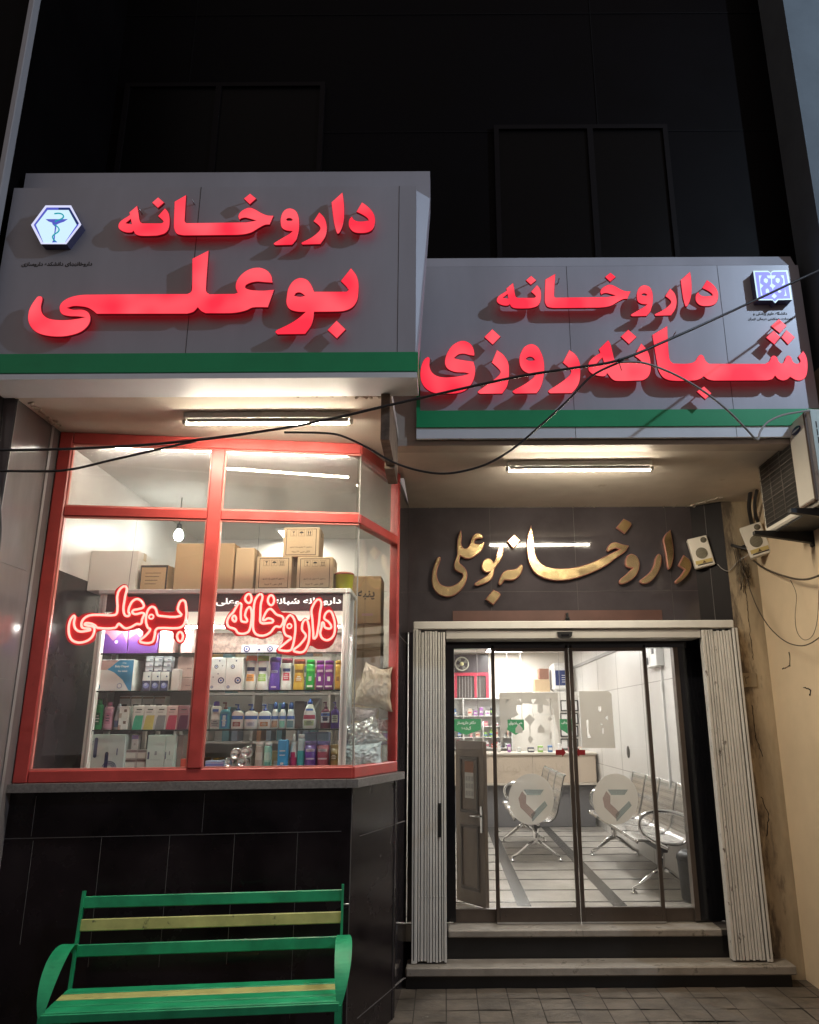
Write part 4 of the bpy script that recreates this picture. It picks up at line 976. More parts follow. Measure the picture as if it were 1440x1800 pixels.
mb = MB(); mb.lathe([(.053,0),(.0001,.0006)], 28, 1, .12, M=Matrix.Translation((AX-.0155, by, bz)) @ Matrix.Rotation(R(-90),4,'Y') @ Matrix.Rotation(R(90),4,'Z')); mb.build('badge_lettering', M_whiteprint, ac)
br = thing('wall_bracket', 'black iron arms carrying the air conditioner on the beige wall', 'bracket', (2.46, 4.65, AZ0-.05))
for y in (4.38, 4.93):
    mb = MB(); mb.prism([(2.08,AZ0-.028),(2.08,AZ0-.003),(2.469,AZ0-.003),(2.469,AZ0-.09)], y-.02, y+.02, axis='Y'); mb.box(2.455, 2.4695, y-.021, y+.021, AZ0-.11, AZ0-.003); mb.build('arm', M_iron, br)
mb = MB(); mb.box(AX+.02, 2.46, 4.401, 4.909, AZ0-.012, AZ0-.004); mb.build('tray', M_iron, br)

# ------------------------------------------------------------------ cables
def cable(pts, r, label, m=M_cable, name='cable', sub=6, cat='cable', Yc=None):
    P_ = [WY(px, py, y) for px, py, y in pts]
    n = len(P_); Q = []
    for i in range(n-1):
        a = P_[max(0,i-1)]; b = P_[i]; c = P_[i+1]; d = P_[min(n-1,i+2)]
        for k in range(sub):
            t = k/sub; Q.append(.5*((2*b) + (c-a)*t + (2*a-5*b+4*c-d)*t*t + (3*b-a-3*c+d)*t**3))
    Q.append(P_[-1]); mb = MB(); mb.tube(Q, r, 7); o = mb.build(name, m); return tag(o, label, cat)
cable([(-60,790,3.3),(18,791,3.35),(120,789,3.38),(240,783,3.4),(340,774,3.4),(450,760,3.4),(560,741,3.4),(720,704,3.4),(900,664,3.4),(1000,648,3.4),(1088,633,3.42),(1180,595,3.5),(1260,559,3.6),(1340,522,3.8),(1425,482,4.0),(1520,440,4.2)], .0068, 'thick black cable strung across the front from the left pilaster up to the right wall')
cable([(-60,830,3.4),(8,828,3.4),(110,827,3.4),(200,808,3.4),(300,785,3.405),(345,775,3.41)], .006, 'thin black cable branching off at the left over the pilaster')
cable([(500,760,3.42),(560,761,3.42),(600,766,3.42),(650,789,3.42),(690,812,3.42),(740,828,3.42),(790,832,3.42),(850,818,3.42),(900,790,3.42),(950,748,3.42),(1000,702,3.42),(1040,661,3.42),(1088,637,3.42)], .0055, 'sagging dark cable hanging in front of the entrance soffit')
cable([(1088,637,3.42),(1110,636,3.43),(1140,640,3.45),(1190,660,3.5),(1240,690,3.55),(1280,722,3.6),(1310,752,3.65),(1331,773,3.7),(1337,758,3.75),(1350,742,3.8),(1375,730,3.9),(1400,725,4.0),(1420,722,4.1),(1424,722,4.26)], .0055, 'pale cable looping from the thick cable to the air conditioner', M_cable_g)
mb = MB(); p = WY(1088, 635, 3.41)
for k in range(4): mb.tube([p + Vector((.012*math.cos(a)+.004*k, .016*math.sin(a), .014*math.sin(a*1.0)+.003*k)) for a in [i*math.pi/5 for i in range(10)]], .002, 5, closed=True)
mb.tube([p, p+Vector((.01,0,-.05))], .002, 5); o = mb.build('cable_tie', M_black); tag(o, 'dark tie knotted round the crossing of the cables before the red letters', 'cable tie')
cable([(8,690,3.845),(2,740,3.845),(-3,830,3.845),(2,930,3.845),(-6,1000,3.845)], .005, 'vertical dark cable running down the front edge of the left pilaster')
Yp = 5.845
cable([(1286,958,5.85),(1300,962,5.80),(1315,965,5.75),(1330,966,5.72)], .012, 'short thick black hose from the wall to the right speaker', M_cable, 'hose', cat='hose')
cable([(1320,862,5.6),(1317,890,5.7),(1320,912,5.8),(1324,930,5.84)], .016, 'black insulated pipe curving down behind the air conditioner', M_cable, 'pipe', cat='pipe')
cable([(1331,862,5.5),(1327,885,5.6),(1329,908,5.7),(1335,922,5.75)], .014, 'second black insulated pipe hanging closer behind the air conditioner', M_cable, 'pipe', cat='pipe')
cable([(1262,992,5.9),(1270,1000,5.85),(1282,1003,Yp),(1300,985,Yp),(1322,972,5.75)], .003, 'thin pale wire linking the two speakers', M_cable_g, 'wire', cat='wire')
cable([(1325,985,Yp),(1340,997,5.7),(1365,1008,5.4),(1395,1017,5.1),(1420,1018,4.9),(1450,1008,4.7)], .007, 'dark cable sagging along the beige wall below the speaker', mat('dusty_brown_cable', (.07,.05,.035), .7), 'wire', cat='wire')
cable([(1298,966,Yp),(1302,990,Yp),(1312,1015,5.8),(1322,1045,5.75),(1335,1075,5.6),(1355,1105,5.5),(1380,1127,5.3),(1405,1135,5.1),(1425,1131,5.0),(1448,1115,4.8)], .004, 'long thin wire drooping low over the beige wall', mat('dusty_brown_cable'), 'wire', cat='wire')
cable([(1390,1020,5.2),(1400,1045,5.15),(1398,1085,5.1),(1402,1112,5.1),(1415,1125,5.05),(1430,1115,5.0),(1438,1080,4.95),(1440,1010,4.95)], .002, 'fine loose wire making a loop on the beige wall', mat('dusty_brown_cable'), 'wire', cat='wire')
rnd = random.Random(21)
mb = MB()
for k in range(9):
    q = [WY(1308+rnd.uniform(-9,12), 1012+rnd.uniform(-24,30), Yp-.01*rnd.random()) for _ in range(4)]
    mb.tube(q, .0022, 5)
for (a, b) in (((1292,962),(1298,1010)), ((1296,962),(1304,1012)), ((1304,968),(1310,1018)), ((1290,965),(1296,1022))):
    mb.tube([WY(a[0],a[1],Yp), WY((a[0]+b[0])/2+3,(a[1]+b[1])/2,Yp-.012), WY(b[0],b[1],Yp)], .003, 5)
o = mb.build('wire_tangle', mat('dusty_brown_cable')); tag(o, 'messy knot of brown wires on the grimy plaster', 'wires')

# ------------------------------------------------------------------ bench
M_bg = mat('green_bench_paint', (.014,.30,.135), .42, var=.25, vscale=8, stain=(.13,.19,.06), sscale=15, sth=.655, rvar=.1)
M_by = mat('yellow_worn_paint', (.46,.46,.17), .5, var=.3, vscale=5, stain=(.05,.06,.04), sscale=14, sth=.61)
bn = thing('park_bench', 'green slatted metal bench with one yellow slat in seat and back', 'bench', (-1.187, 4.148, 0), R(6.0))
L2 = .67
def slat(y, z, w, t, tilt, m, nm, ext=0):
    M = Matrix.Translation((0, y, z)) @ Matrix.Rotation(tilt, 4, 'X')
    mb = MB(); mb.cbox(-L2-ext, L2+ext, -w/2, w/2, -t/2, t/2, .004, 0, M); return mb.build(nm, m, bn, True)
sl = [(-.138, M_bg), (-.052, M_bg), (.033, M_by), (.118, M_bg)]
for y, m in sl: slat(y, .45, .074, .016, 0, m, 'seat_slat')
M = Matrix.Identity(4); mb = MB(); mb.cbox(-L2, L2, -.186, -.175, .415, .452, .004); mb.build('front_rail', M_bg, bn, True)
for z, m in ((.832, M_bg), (.728, M_by), (.614, M_bg)): slat(.178 + (z-.45)*.10, z, .056, .014, R(84), m, 'back_slat')
for s in (-1, 1):
    x = s*(L2-.006)
    mb = MB(); mb.bar((x, .16, .43), (x, .22, .885), .012, .03); mb.bar((x,.17,0), (x,.165,.43), .03, .03); mb.build('leg', M_bg, bn, True)
    mb = MB(); mb.bar((x, -.17, 0), (x, -.17, .44), .03, .03); mb.bar((x,-.17,.435),(x,.17,.435),.028,.02); mb.bar((x,-.15,.14),(x,.15,.14),.02,.02); mb.build('leg', M_bg, bn, True)
    pts = [(.195,.60),(.15,.655),(.07,.665),(-.02,.635),(-.10,.575),(-.155,.50),(-.18,.42)]
    q = smooth_loop(pts, False, 5); mb = MB()
    vs = []; fs = []
    for i, p in enumerate(q):
        k = i/(len(q)-1); hw = .006 + .036*math.sin(math.pi*min(1, k*1.02))**.8
        xo = x + s*(.004 + .012*math.sin(math.pi*k))
        for dx, dn in ((-hw,0),(hw,0),(hw,.004),(-hw,.004)): vs.append(Vector((xo+dx, p.x-dn, p.y-dn)))
    for i in range(len(q)-1):
        for k in range(4): fs.append((i*4+k, i*4+(k+1)%4, (i+1)*4+(k+1)%4, (i+1)*4+k))
    fs += [(0,1,2,3), tuple((len(q)-1)*4+k for k in range(4))]
    mb.add(vs, fs); mb.build('armrest', M_bg, bn, True)
mb = MB(); mb.tube([(L2-.01,.205,.79),(L2+.03,.205,.79)], .004, 6); mb.build('bolt', M_alu, bn, True)

# ------------------------------------------------------------------ street lamp beyond the frame (it lights the boards from the upper right)
sl_ = thing('street_lamp', 'street lamp on a tall grey pole at the kerb', 'street lamp', (5.3, 1.0, 0))
mb = MB(); mb.tube([(5.3,1.0,0),(5.3,1.0,6.6)], [.06,.04], 14); mb.tube([(5.3,1.0,6.5),(5.0,1.2,6.7),(4.65,1.38,6.66)], .025, 10); mb.build('pole', M_alu, sl_)
mb = MB(); mb.cbox(4.45,4.75,1.3,1.5,6.6,6.68,.02); mb.build('lamp_head', M_iron, sl_)
mb = MB(); mb.box(4.48,4.72,1.33,1.47,6.588,6.598); mb.build('diffuser', glow('lit_street_led', (.62,.80,1.0), 20), sl_)
ld = bpy.data.lights.new('street_light', 'POINT'); ld.energy = STREET_W; ld.color = (.62,.80,1.0); ld.shadow_soft_size = .035
lo = bpy.data.objects.new('street_light', ld); COL.objects.link(lo); lo.location = (4.6, 1.4, 6.55); lo.parent = sl_; lo.matrix_parent_inverse = BASE[sl_.name].inverted()
# ------------------------------------------------------------------ ceiling lights inside
def ceil_panel(x, y, z, w, d, label):
    t = thing('ceiling_light', label, 'ceiling light', (x, y, z), 0, 'ceiling light panels inside the shop')
    mb = MB(); mb.box(x-w/2, x+w/2, y-d/2, y+d/2, z-.012, z-.006); mb.build('diffuser', M_panel_light, t)
    mb = MB()
    for a in ((x-w/2-.02,x-w/2,y-d/2-.02,y+d/2+.02),(x+w/2,x+w/2+.02,y-d/2-.02,y+d/2+.02),(x-w/2,x+w/2,y-d/2-.02,y-d/2),(x-w/2,x+w/2,y+d/2,y+d/2+.02)): mb.box(*a, z-.02, z-.001)
    mb.build('frame', M_white, t)
for y in (7.2, 9.3, 11.4, 12.6): ceil_panel(1.0, y, HZ, .6, .6, 'square light panel on the hall ceiling behind the glass doors')
t = thing('fill_strip_light', 'lit fill lamp added out of sight behind the red head rail of the bay window', 'fill strip light', B1.pt(.9, 3.36, -.1))
mb = MB(); mb.tube([B1.pt(.2, 3.3885, -.066), B1.pt(1.75, 3.3885, -.066)], .007, 10); mb.build('tube', glow('lit_fill_strip', (1.0,.95,.86), 105), t)  # unseen lamp added to light the goods from the front
mb = MB(); mb.ubox(B1, .17, 1.78, 3.3965, 3.3995, -.082, -.052); mb.build('fitting', M_white, t)
pm_ = M_panel_light; M_panel_light = glow('lit_fill_panel', (1.0,.93,.8), 85); ceil_panel(WY(512,932,6.75).x, 6.78, 3.40, .17, .36, 'small light panel added on the ceiling behind the topmost carton'); M_panel_light = pm_  # set at the ceiling glare, added to brighten the room behind the shelf
p = WY(314, 942, 5.6)
t = thing('bulb', 'bright round bulb hanging behind the left window pane', 'light bulb', p)
mb = MB(); mb.lathe([(.001,-.037),(.02,-.033),(.034,-.012),(.036,.004),(.029,.025),(.015,.05)], 18, c=p); mb.build('globe', M_bulb, t)
mb = MB(); mb.lathe([(.02,.048),(.02,.09),(.008,.1)], 12, c=p); mb.tube([p+Vector((0,0,.1)), Vector((p.x,p.y,3.40))], .004, 6); mb.build('socket', M_black, t)

# ------------------------------------------------------------------ display shelf in the bay window
SY0, SY1, SXa, SXb = 4.86, 5.14, -2.20, -.63
SZ = [1.452, 1.683, 1.918, 2.150, 2.555]
shf = thing('display_shelf', 'white framed display shelf with glass boards behind the bay window', 'shelf', (-1.42, 5.0, 1.42))
for x in (SXa, SXb):
    mb = MB(); mb.cbox(x-.022, x+.022, SY0-.012, SY0+.03, 1.421, SZ[4]-.03, .004); mb.box(x-.004, x+.004, SY0-.014, SY0-.0125, 1.43, SZ[4]-.035, 1); mb.build('upright', [M_white, M_alu], shf)
    mb = MB(); mb.cbox(x-.018, x+.018, SY1-.03, SY1, 1.421, SZ[4]-.03, .004); mb.build('upright', M_white, shf)
mb = MB(); mb.cbox(SXa-.03, SXb+.03, SY0-.02, SY1+.02, SZ[4]-.03, SZ[4], .004); mb.build('top_board', M_white, shf)
M_glassedge = mat('dark_glass_board', (.012,.02,.018), .15)
for z in SZ[1:4]:
    mb = MB(); mb.box(SXa+.022, SXb-.022, SY0, SY1-.031, z-.009, z-.001); gb = mb.build('glass_board', glass('board_glass', (.86,.93,.90), .05), shf); mb = MB(); mb.box(SXa+.022, SXb-.022, SY0-.004, SY0-.0005, z-.0095, z-.0005); mb.build('board_edge', M_glassedge, gb)
mb = MB(); mb.box(SXa+.022, SXb-.022, SY0-.004, SY1-.031, 1.425, SZ[0]-.001); mb.build('bottom_board', M_white, shf)
hz1, hz0 = WY(480, 1042, SY0).z, WY(480, 1074, SY0).z
mb = MB(); mb.box(SXa+.022, SXb-.022, SY0-.002, SY0+.02, hz0, hz1); hd = mb.build('header', mat('dark_plum_header', (.06,.032,.04), .35), shf)
xa = WY(380, 1058, SY0).x; xb = WY(600, 1058, SY0).x
M_hd = mat('lit_white_lettering', (.8,.8,.8), .5, emit=(1,.98,.95), es=.75)
text_on('lettering', 'داروخانه شبانه روزی بوعلی', Matrix.Translation(((xa+xb)/2, SY0-.0035, (hz0+hz1)/2)) @ Matrix.Rotation(R(90),4,'X'), M_hd, hd, width=xb-xa, height=.052, bold=.028)
lz = WY(480, 1104, SY0).z
mb = MB(); mb.box(SXa+.022, SXb-.022, SY0+.02, SY0+.05, lz, hz0-.001); mb.build('light_valance', mat('pale_valance', (.7,.66,.6), .5, emit=(1,.9,.75), es=.5), shf)
mb = MB(); mb.tube([(SXa+.06, SY0-.03, lz+.004), (SXb-.06, SY0-.03, lz+.004)], .006, 8); mb.build('light_strip', glow('lit_shelf_strip', (1.0,.97,.92), 105), shf)
mb = MB(); mb.cbox(SXa+.03, SXb-.03, SY0-.04, SY0-.003, lz+.0125, lz+.022, .002); mb.build('light_cover', M_white, shf)
# back boards: pebble picture above, open below
mb = MB(); mb.box(SXa+.02, SXb-.02, SY1-.02, SY1-.01, SZ[3], lz); mb.build('picture_board', mat('pebble_picture', (.30,.22,.18), .6, var=.6, vscale=26), shf)
mb = MB(); mb.box(SXa+.02, -1.62, SY1-.012, SY1-.004, SZ[1], SZ[3]-.012); mb.build('back_board', mat('dull_mauve_board', (.24,.19,.19), .6), shf)

# goods --------------------------------------------------------------------------
GY = 4.885
def gx(px, i, y=GY): return WY(px, (1350,1283,1214,1148)[i], y).x
def gh(px, top, i, y=GY): return WY(px, top, y).z - SZ[i]
PAL = {}
def cm(c, rough=.4, nm=None):
    k = (c, rough)
    if k not in PAL: PAL[k] = mat(nm or 'packaging_' + str(len(PAL)), c, rough, var=.04, vscale=20)
    return PAL[k]
def carton(px0, px1, top, i, label, face, depth=.12, y=GY, name='box', cat='box', group=None, prints=(), base=None, ztop=None, rot=0, m=None, x0=None, x1=None, zb=None):
    """printed box standing on board i; prints are (u0,u1,v0,v1,colour) or ('poly', pts, colour) patches on its front"""
    x0 = gx(px0, i, y) if x0 is None else x0; x1 = gx(px1, i, y) if x1 is None else x1
    z0 = (SZ[i] if zb is None else zb) if base is None else base; h = (WY((px0+px1)/2, top, y).z if ztop is None else ztop) - z0
    w = x1 - x0
    mb = MB(); mb.cbox(-w/2, w/2, 0, depth, 0, h, .0025)
    o = mb.build(name, m or cm(face, .55)); o.location = ((x0+x1)/2, y, z0); o.rotation_euler = (0,0,rot)
    tag(o, label, cat, group)
    for k, pr in enumerate(prints):
        mb = MB(); yy = -.0006 - .0004*k
        if pr[0] == 'poly':
            mb.add([((u-.5)*w*.985, yy, v*h*.985) for u, v in pr[1]], [tuple(range(len(pr[1])))]); c = pr[2]
        elif pr[0] == 'disc':
            mb.add([((pr[1]-.5)*w + pr[3]*w*math.cos(a*math.pi/8), yy, pr[2]*h + pr[3]*w*math.sin(a*math.pi/8)) for a in range(16)], [tuple(range(16))]); c = pr[4]
        else:
            u0, u1, v0, v1, c = pr; mb.add([((u-.5)*w*.985, yy, v*h*.985) for u, v in ((u0,v0),(u1,v0),(u1,v1),(u0,v1))], [(0,1,2,3)])
        mb.build('printed_patch', cm(c, .5), o, True, recalc=False)
    return o
def print_text(o, txt, x, z, hgt, c=(.03,.03,.03), ar=True, bold=.02, y=-.0022, width=None, name='lettering'):
    return text_on(name, txt, Matrix.Translation((x, y, z)) @ Matrix.Rotation(R(90),4,'X'), cm(c, .6), o, height=None if width else hgt, width=width, ar=ar, bold=bold, local=True)
def bottle(px0, px1, top, i, label, body, cap=None, kind='oval', labelc=None, cat='bottle', group=None, capfrac=.16, y=GY+.02, dots=(), shade=.5):
    x0, x1 = gx(px0, i), gx(px1, i); w = x1-x0; h = gh((px0+px1)/2, top, i); r = w/2
    P = {'oval': [(.86,0),(.98,.02),(1,.10),(.93,.35),(.90,.55),(.98,.72),(.9,.80),(.55,.835)],
         'waist': [(.95,0),(1,.02),(.97,.2),(.80,.55),(.86,.75),(1,.82),(.98,.84)],
         'pump': [(.94,0),(1,.02),(1,.55),(.92,.63),(.6,.70),(.32,.73)],
         'spray': [(.94,0),(1,.02),(1,.42),(.75,.62),(.55,.74)],
         'drop': [(.80,0),(.95,.03),(1,.25),(.85,.55),(.5,.78),(.32,.83)],
         'tube': [(1,0),(1,.1),(.97,.8),(.93,.86)],
         'jar': [(.96,0),(1,.02),(1,.84)]}[kind]
    top_b = P[-1][1]
    mb = MB(); mb.lathe([(a*r, b*h) for a, b in P], 24, 1, .62 if kind not in ('jar','spray') else 1)
    sy = .62 if kind not in ('jar','spray') else 1
    o = mb.build(name_of(cat), cm(body, .3)); o.location = ((x0+x1)/2, y+.04, SZ[i]); tag(o, label, cat, group)
    mb = MB(); e = P[-1][0]
    if kind == 'pump':
        mb.lathe([(r*.36,h*.725),(r*.36,h*.80),(r*.16,h*.805),(r*.12,h*.93)], 14, 1, .8); mb.cbox(-r*.55, r*.18, -r*.16, r*.16, h*.93, h*.985, .002)
    elif kind == 'spray':
        mb.lathe([(r*.56,h*.735),(r*.56,h*.90),(r*.4,h*.93),(r*.36,h)], 14)
    elif kind == 'drop': mb.lathe([(r*.36,h*.825),(r*.36,h*.92),(r*.15,h*.93),(r*.12,h)], 14)
    elif kind == 'oval': mb.lathe([(r*.56,h*.832),(r*.52,h*.97),(r*.4,h)], 16, 1, .75)
    else: mb.lathe([(e*r*1.01,h*top_b),(e*r*1.0,h*.98),(e*r*.9,h)], 20, 1, sy)
    mb.build('cap', cm(cap or body, .35), o, True)
    if labelc and kind in ('waist','pump','drop','oval','jar'):
        z0_, z1_, c_, f_ = max(labelc, key=lambda q: q[1]-q[0]); dk = sum(c_) > .8; ink = (.05,.05,.08) if dk else (.55,.55,.55)
        labelc = list(labelc) + [(z0_+(z1_-z0_)*a, z0_+(z1_-z0_)*(a+.09), ink, f_*k) for a, k in ((.25,.55),(.48,.7),(.70,.4))]
    if labelc:
        for li, (z0, z1, c, frac) in enumerate(labelc):
            n = 10; A = math.pi*frac; vs = []
            def rad(zz):
                for (a, b), (c2, d) in zip(P, P[1:]):
                    if b <= zz <= d: return a + (c2-a)*(zz-b)/max(1e-6, d-b)
                return P[-1][0]
            rows = 4
            for q in range(rows+1):
                zz = z0 + (z1-z0)*q/rows; rr = rad(zz)*r + .0007 + .0003*li
                for k in range(n+1):
                    a = -math.pi/2 - A/2 + A*k/n; vs.append((rr*math.cos(a), rr*sy*math.sin(a), zz*h))
            fs = [(q*(n+1)+k, q*(n+1)+k+1, (q+1)*(n+1)+k+1, (q+1)*(n+1)+k) for q in range(rows) for k in range(n)]
            m2 = MB(); m2.add(vs, fs, 0, True); m2.build('label', cm(c, .45), o, True, recalc=False)
    return o
def name_of(cat): return {'bottle':'bottle','spray':'spray_bottle','tube':'cream_tube','jar':'jar'}.get(cat, 'bottle')
Lx = lambda x: 360 + x/5.76
Ly = lambda y: 1130 + y/5.76
Mx = lambda x: 140 + x/6
My = lambda y: 1140 + y/6
WHT=(.70,.70,.69); BLU=(.04,.12,.42); NAVY=(.02,.03,.12); PUR=(.10,.03,.22); MAG=(.20,.02,.20); GRN=(.02,.30,.06); YEL=(.62,.40,.04); RED=(.42,.02,.03); TEAL=(.05,.36,.40); GRY=(.30,.30,.31); PINK=(.60,.24,.34); MINT=(.30,.58,.50)
ring = lambda x, y, r: [('disc', x, y, r, NAVY), ('disc', x, y, r*.62, WHT), ('disc', x, y, r*.35, BLU)]
dots = ring(.75,.3,.2) + ring(.4,.72,.13) + ring(.2,.1,.09) + [('disc', .6,.9,.05,NAVY), ('disc', .25,.4,.05,GRY), ('disc',.55,.5,.04,NAVY), ('disc',.8,.75,.05,GRY)]
carton(Lx(38), Lx(196), Ly(150), 2, 'white box with blue rings at the left end of the shampoo row', WHT, prints=dots)
carton(Lx(201), Lx(370), Ly(150), 2, 'white box with blue rings touching the orange capped bottle', WHT, prints=dots[:-3])
W_ = 'waist'
bottle(Lx(375), Lx(492), Ly(120), 2, 'white bottle with orange cap on the shampoo row', WHT, (.65,.16,.02), W_, [(.55,.66,NAVY,.6),(.26,.46,(.62,.26,.05),.5)])
bottle(Lx(494), Lx(614), Ly(122), 2, 'white bottle with lime green cap on the shampoo row', WHT, (.28,.50,.03), W_, [(.55,.66,NAVY,.6),(.26,.46,(.25,.42,.08),.5)])
bottle(Lx(622), Lx(738), Ly(140), 2, 'violet bottle with violet cap beside a lime capped bottle', (.10,.05,.34), (.08,.03,.26), W_, [(.52,.60,(.35,.32,.55),.5),(.08,.12,(.55,.52,.65),.3)])
bottle(Lx(746), Lx(860), Ly(150), 2, 'white bottle with maroon cap and red fruit print', WHT, (.18,.03,.05), W_, [(.58,.68,NAVY,.6),(.30,.54,(.42,.03,.06),.45)])
bottle(Lx(872), Lx(992), Ly(160), 2, 'amber yellow bottle with red brown cap', (.60,.38,.06), (.30,.06,.03), W_, [(.56,.66,(.2,.12,.02),.6),(.25,.5,(.45,.22,.02),.5)])
bottle(Lx(1002), Lx(1094), Ly(165), 2, 'bright green bottle with green cap on the shampoo row', (.015,.30,.04), (.015,.38,.05), 'tube', [(.62,.70,(.1,.5,.1),.7),(.3,.45,(.5,.62,.5),.2),(.1,.16,WHT,.4)])
bottle(Lx(1106), Lx(1188), Ly(172), 2, 'left one of two plum purple bottles beside the green bottle', (.16,.02,.20), (.16,.02,.20), 'tube', [(.6,.68,(.6,.5,.6),.5),(.3,.45,WHT,.2),(.1,.15,WHT,.5)], group='plum purple bottles')
bottle(Lx(1192), Lx(1288), Ly(172), 2, 'right one of two plum purple bottles next to the golden bottle', (.16,.02,.20), (.16,.02,.20), 'tube', [(.6,.68,(.6,.5,.6),.5),(.3,.45,WHT,.2),(.1,.15,WHT,.5)], group='plum purple bottles')
bottle(Lx(1300), Lx(1366), Ly(170), 2, 'golden bottle at the right end of the shampoo row', (.45,.25,.03), (.45,.25,.03), 'tube', [(.3,.45,(.2,.1,.02),.3)])
# middle row
bottle(Lx(20), Lx(130), Ly(590), 1, 'white oval bottle with purple cap at the left end of the lotion row', WHT, (.10,.04,.32), 'oval', [(.62,.72,BLU,.4),(.06,.34,(.32,.32,.33),.6)])
bottle(Lx(112), Lx(228), Ly(595), 1, 'blue mouthwash bottle with dark red cap', (.05,.30,.42), (.15,.02,.03), 'pump', [(.05,.55,(.02,.14,.36),.35),(.1,.5,(.55,.62,.7),.16)])
for (a, b, t_, lab, e) in ((236,362,615,'white pump bottle with blue label and brown spots beside the mouthwash',(.28,.08,.08)), (370,512,615,'broad white pump bottle with wide blue label in the lotion row',(.5,.5,.6)), (516,646,618,'white pump bottle with blue label over an orange and dark picture',(.35,.14,.04))):
    bottle(Lx(a), Lx(b), Ly(t_), 1, lab, WHT, (.03,.06,.25), 'pump', [(.38,.52,BLU,.72),(.10,.28,e,.4)])
for (a, b, lab, e) in ((646,724,'slim white spray bottle with brown picture, first of three slim ones',(.3,.2,.14)), (727,800,'slim white spray bottle with mint green picture',(.2,.5,.42)), (804,890,'slim white spray bottle with dark picture on pale blue',(.10,.2,.24))):
    bottle(Lx(a), Lx(b), Ly(600), 1, lab, (.60,.64,.66), (.03,.08,.28), 'spray', [(.36,.48,BLU,.8),(.05,.30,e,.5)], cat='spray', group='slim spray bottles')
carton(Lx(900), Lx(1000), Ly(590), 1, 'dark grey box behind the tall white bottle', (.10,.085,.09), y=GY+.09, depth=.09)
carton(Lx(1052), Lx(1156), Ly(560), 1, 'grey box with slanted pale band behind the tall white bottle', (.17,.17,.18), y=GY+.09, depth=.09, prints=[('poly',[(0,.3),(1,.9),(1,1),(0,.5)],(.34,.35,.37))])
bottle(Lx(970), Lx(1110), Ly(565), 1, 'tall white drop shaped bottle with red fruit label', WHT, BLU, 'drop', [(.60,.67,BLU,.5),(.32,.46,(.30,.04,.08),.7),(.1,.28,(.3,.36,.22),.5)])
bottle(Lx(1152), Lx(1256), Ly(590), 1, 'dark plum pump bottle with white and blue label', (.10,.01,.05), (.08,.01,.04), 'pump', [(.22,.6,(.55,.6,.68),.6),(.46,.56,BLU,.6),(.28,.4,NAVY,.3)])
bottle(Lx(1257), Lx(1346), Ly(592), 1, 'dark violet pump bottle at the right end of the lotion row', (.05,.02,.18), (.04,.02,.12), 'pump', [(.22,.5,(.35,.4,.35),.5)])
# bottom row, right pane
carton(Lx(0), Lx(190), Ly(1195), 0, 'low blue and white box at the left of the bottom row', (.30,.36,.55), prints=[(0,1,.35,.6,(.1,.14,.40))], depth=.1)
for k, (x, y, r, lab) in enumerate(((240,1215,52,'silver can lying on its side at the left of the pile'),(375,1210,52,'silver can lying on its side under the two upper cans'),(312,1125,56,'silver can lying on top of the pile at the left'),(412,1110,54,'silver can lying on top of the pile at the right'))):
    p = WY(Lx(x), Ly(y), GY+.02); rr = (WY(Lx(x+r), Ly(y), GY+.02).x - p.x)
    mb = MB(); M = Matrix.Translation((0,.09,0)) @ Matrix.Rotation(R(90),4,'X')
    mb.lathe([(rr*.75,0),(rr,.005),(rr,.085),(rr*.86,.09),(rr*.84,.084),(.0001,.078)], 24, M=M)
    o = mb.build('can', M_chrome); o.location = p; tag(o, lab, 'can', 'silver cans lying in a pile')
    mb = MB(); mb.lathe([(rr*.55,.079),(.0001,.0795)], 18, M=M); mb.build('base', cm((.55,.57,.6),.3), o, True)
bottle(Lx(478), Lx(562), Ly(1008), 0, 'pale brown tube with white cap next to the cans', (.42,.33,.29), WHT, 'tube', [(.3,.6,(.52,.46,.42),.6)], cat='tube')
bottle(Lx(570), Lx(652), Ly(1012), 0, 'mint green bottle with white cap in the bottom row', MINT, WHT, 'tube', [(.3,.6,(.5,.66,.6),.6),(.1,.22,(.1,.3,.25),.5)])
o = carton(Lx(730), Lx(826), Ly(985), 0, 'bright sky blue box standing in the bottom row', (.03,.30,.62), depth=.05, prints=[(.2,.8,.6,.64,WHT),(.2,.8,.45,.48,WHT),(.35,.65,.12,.2,WHT)])
bottle(Lx(836), Lx(906), Ly(925), 0, 'white spray can with crimson lower half', (.62,.58,.57), (.7,.68,.66), 'spray', [(.02,.30,(.40,.02,.10),1.0),(.30,.46,(.40,.02,.10),.45)], cat='spray')
bottle(Lx(914), Lx(986), Ly(925), 0, 'white can with turquoise lower half', (.50,.62,.64), (.6,.66,.66), 'tube', [(.02,.5,(.05,.36,.38),1.0)], cat='tube')
for (a, b, c, c2, lab) in ((1000,1116,PUR,(.10,.06,.20),'dark purple box bottle in the bottom row'), (1122,1246,(.22,.03,.06),(.10,.08,.25),'maroon box bottle in the bottom row')):
    carton(Lx(a), Lx(b), Ly(905), 0, 'blue topped box standing behind the '+lab.replace(' in the bottom row',''), (.18,.2,.34), y=GY+.12, depth=.08, prints=[(0,1,.72,.98,(.30,.42,.56)),(0,1,.55,.7,WHT)])
    bottle(Lx(a-8), Lx(b-2), Ly(995), 0, lab, c, c2, 'jar', [(.30,.36,(.5,.45,.5),.5),(.6,.7,(.5,.42,.48),.5)])
bottle(Lx(1250), Lx(1336), Ly(1032), 0, 'olive gold jar at the right end of the bottom row', (.20,.13,.04), (.26,.18,.06), 'jar', [(.3,.6,(.12,.08,.03),.6)], cat='jar')
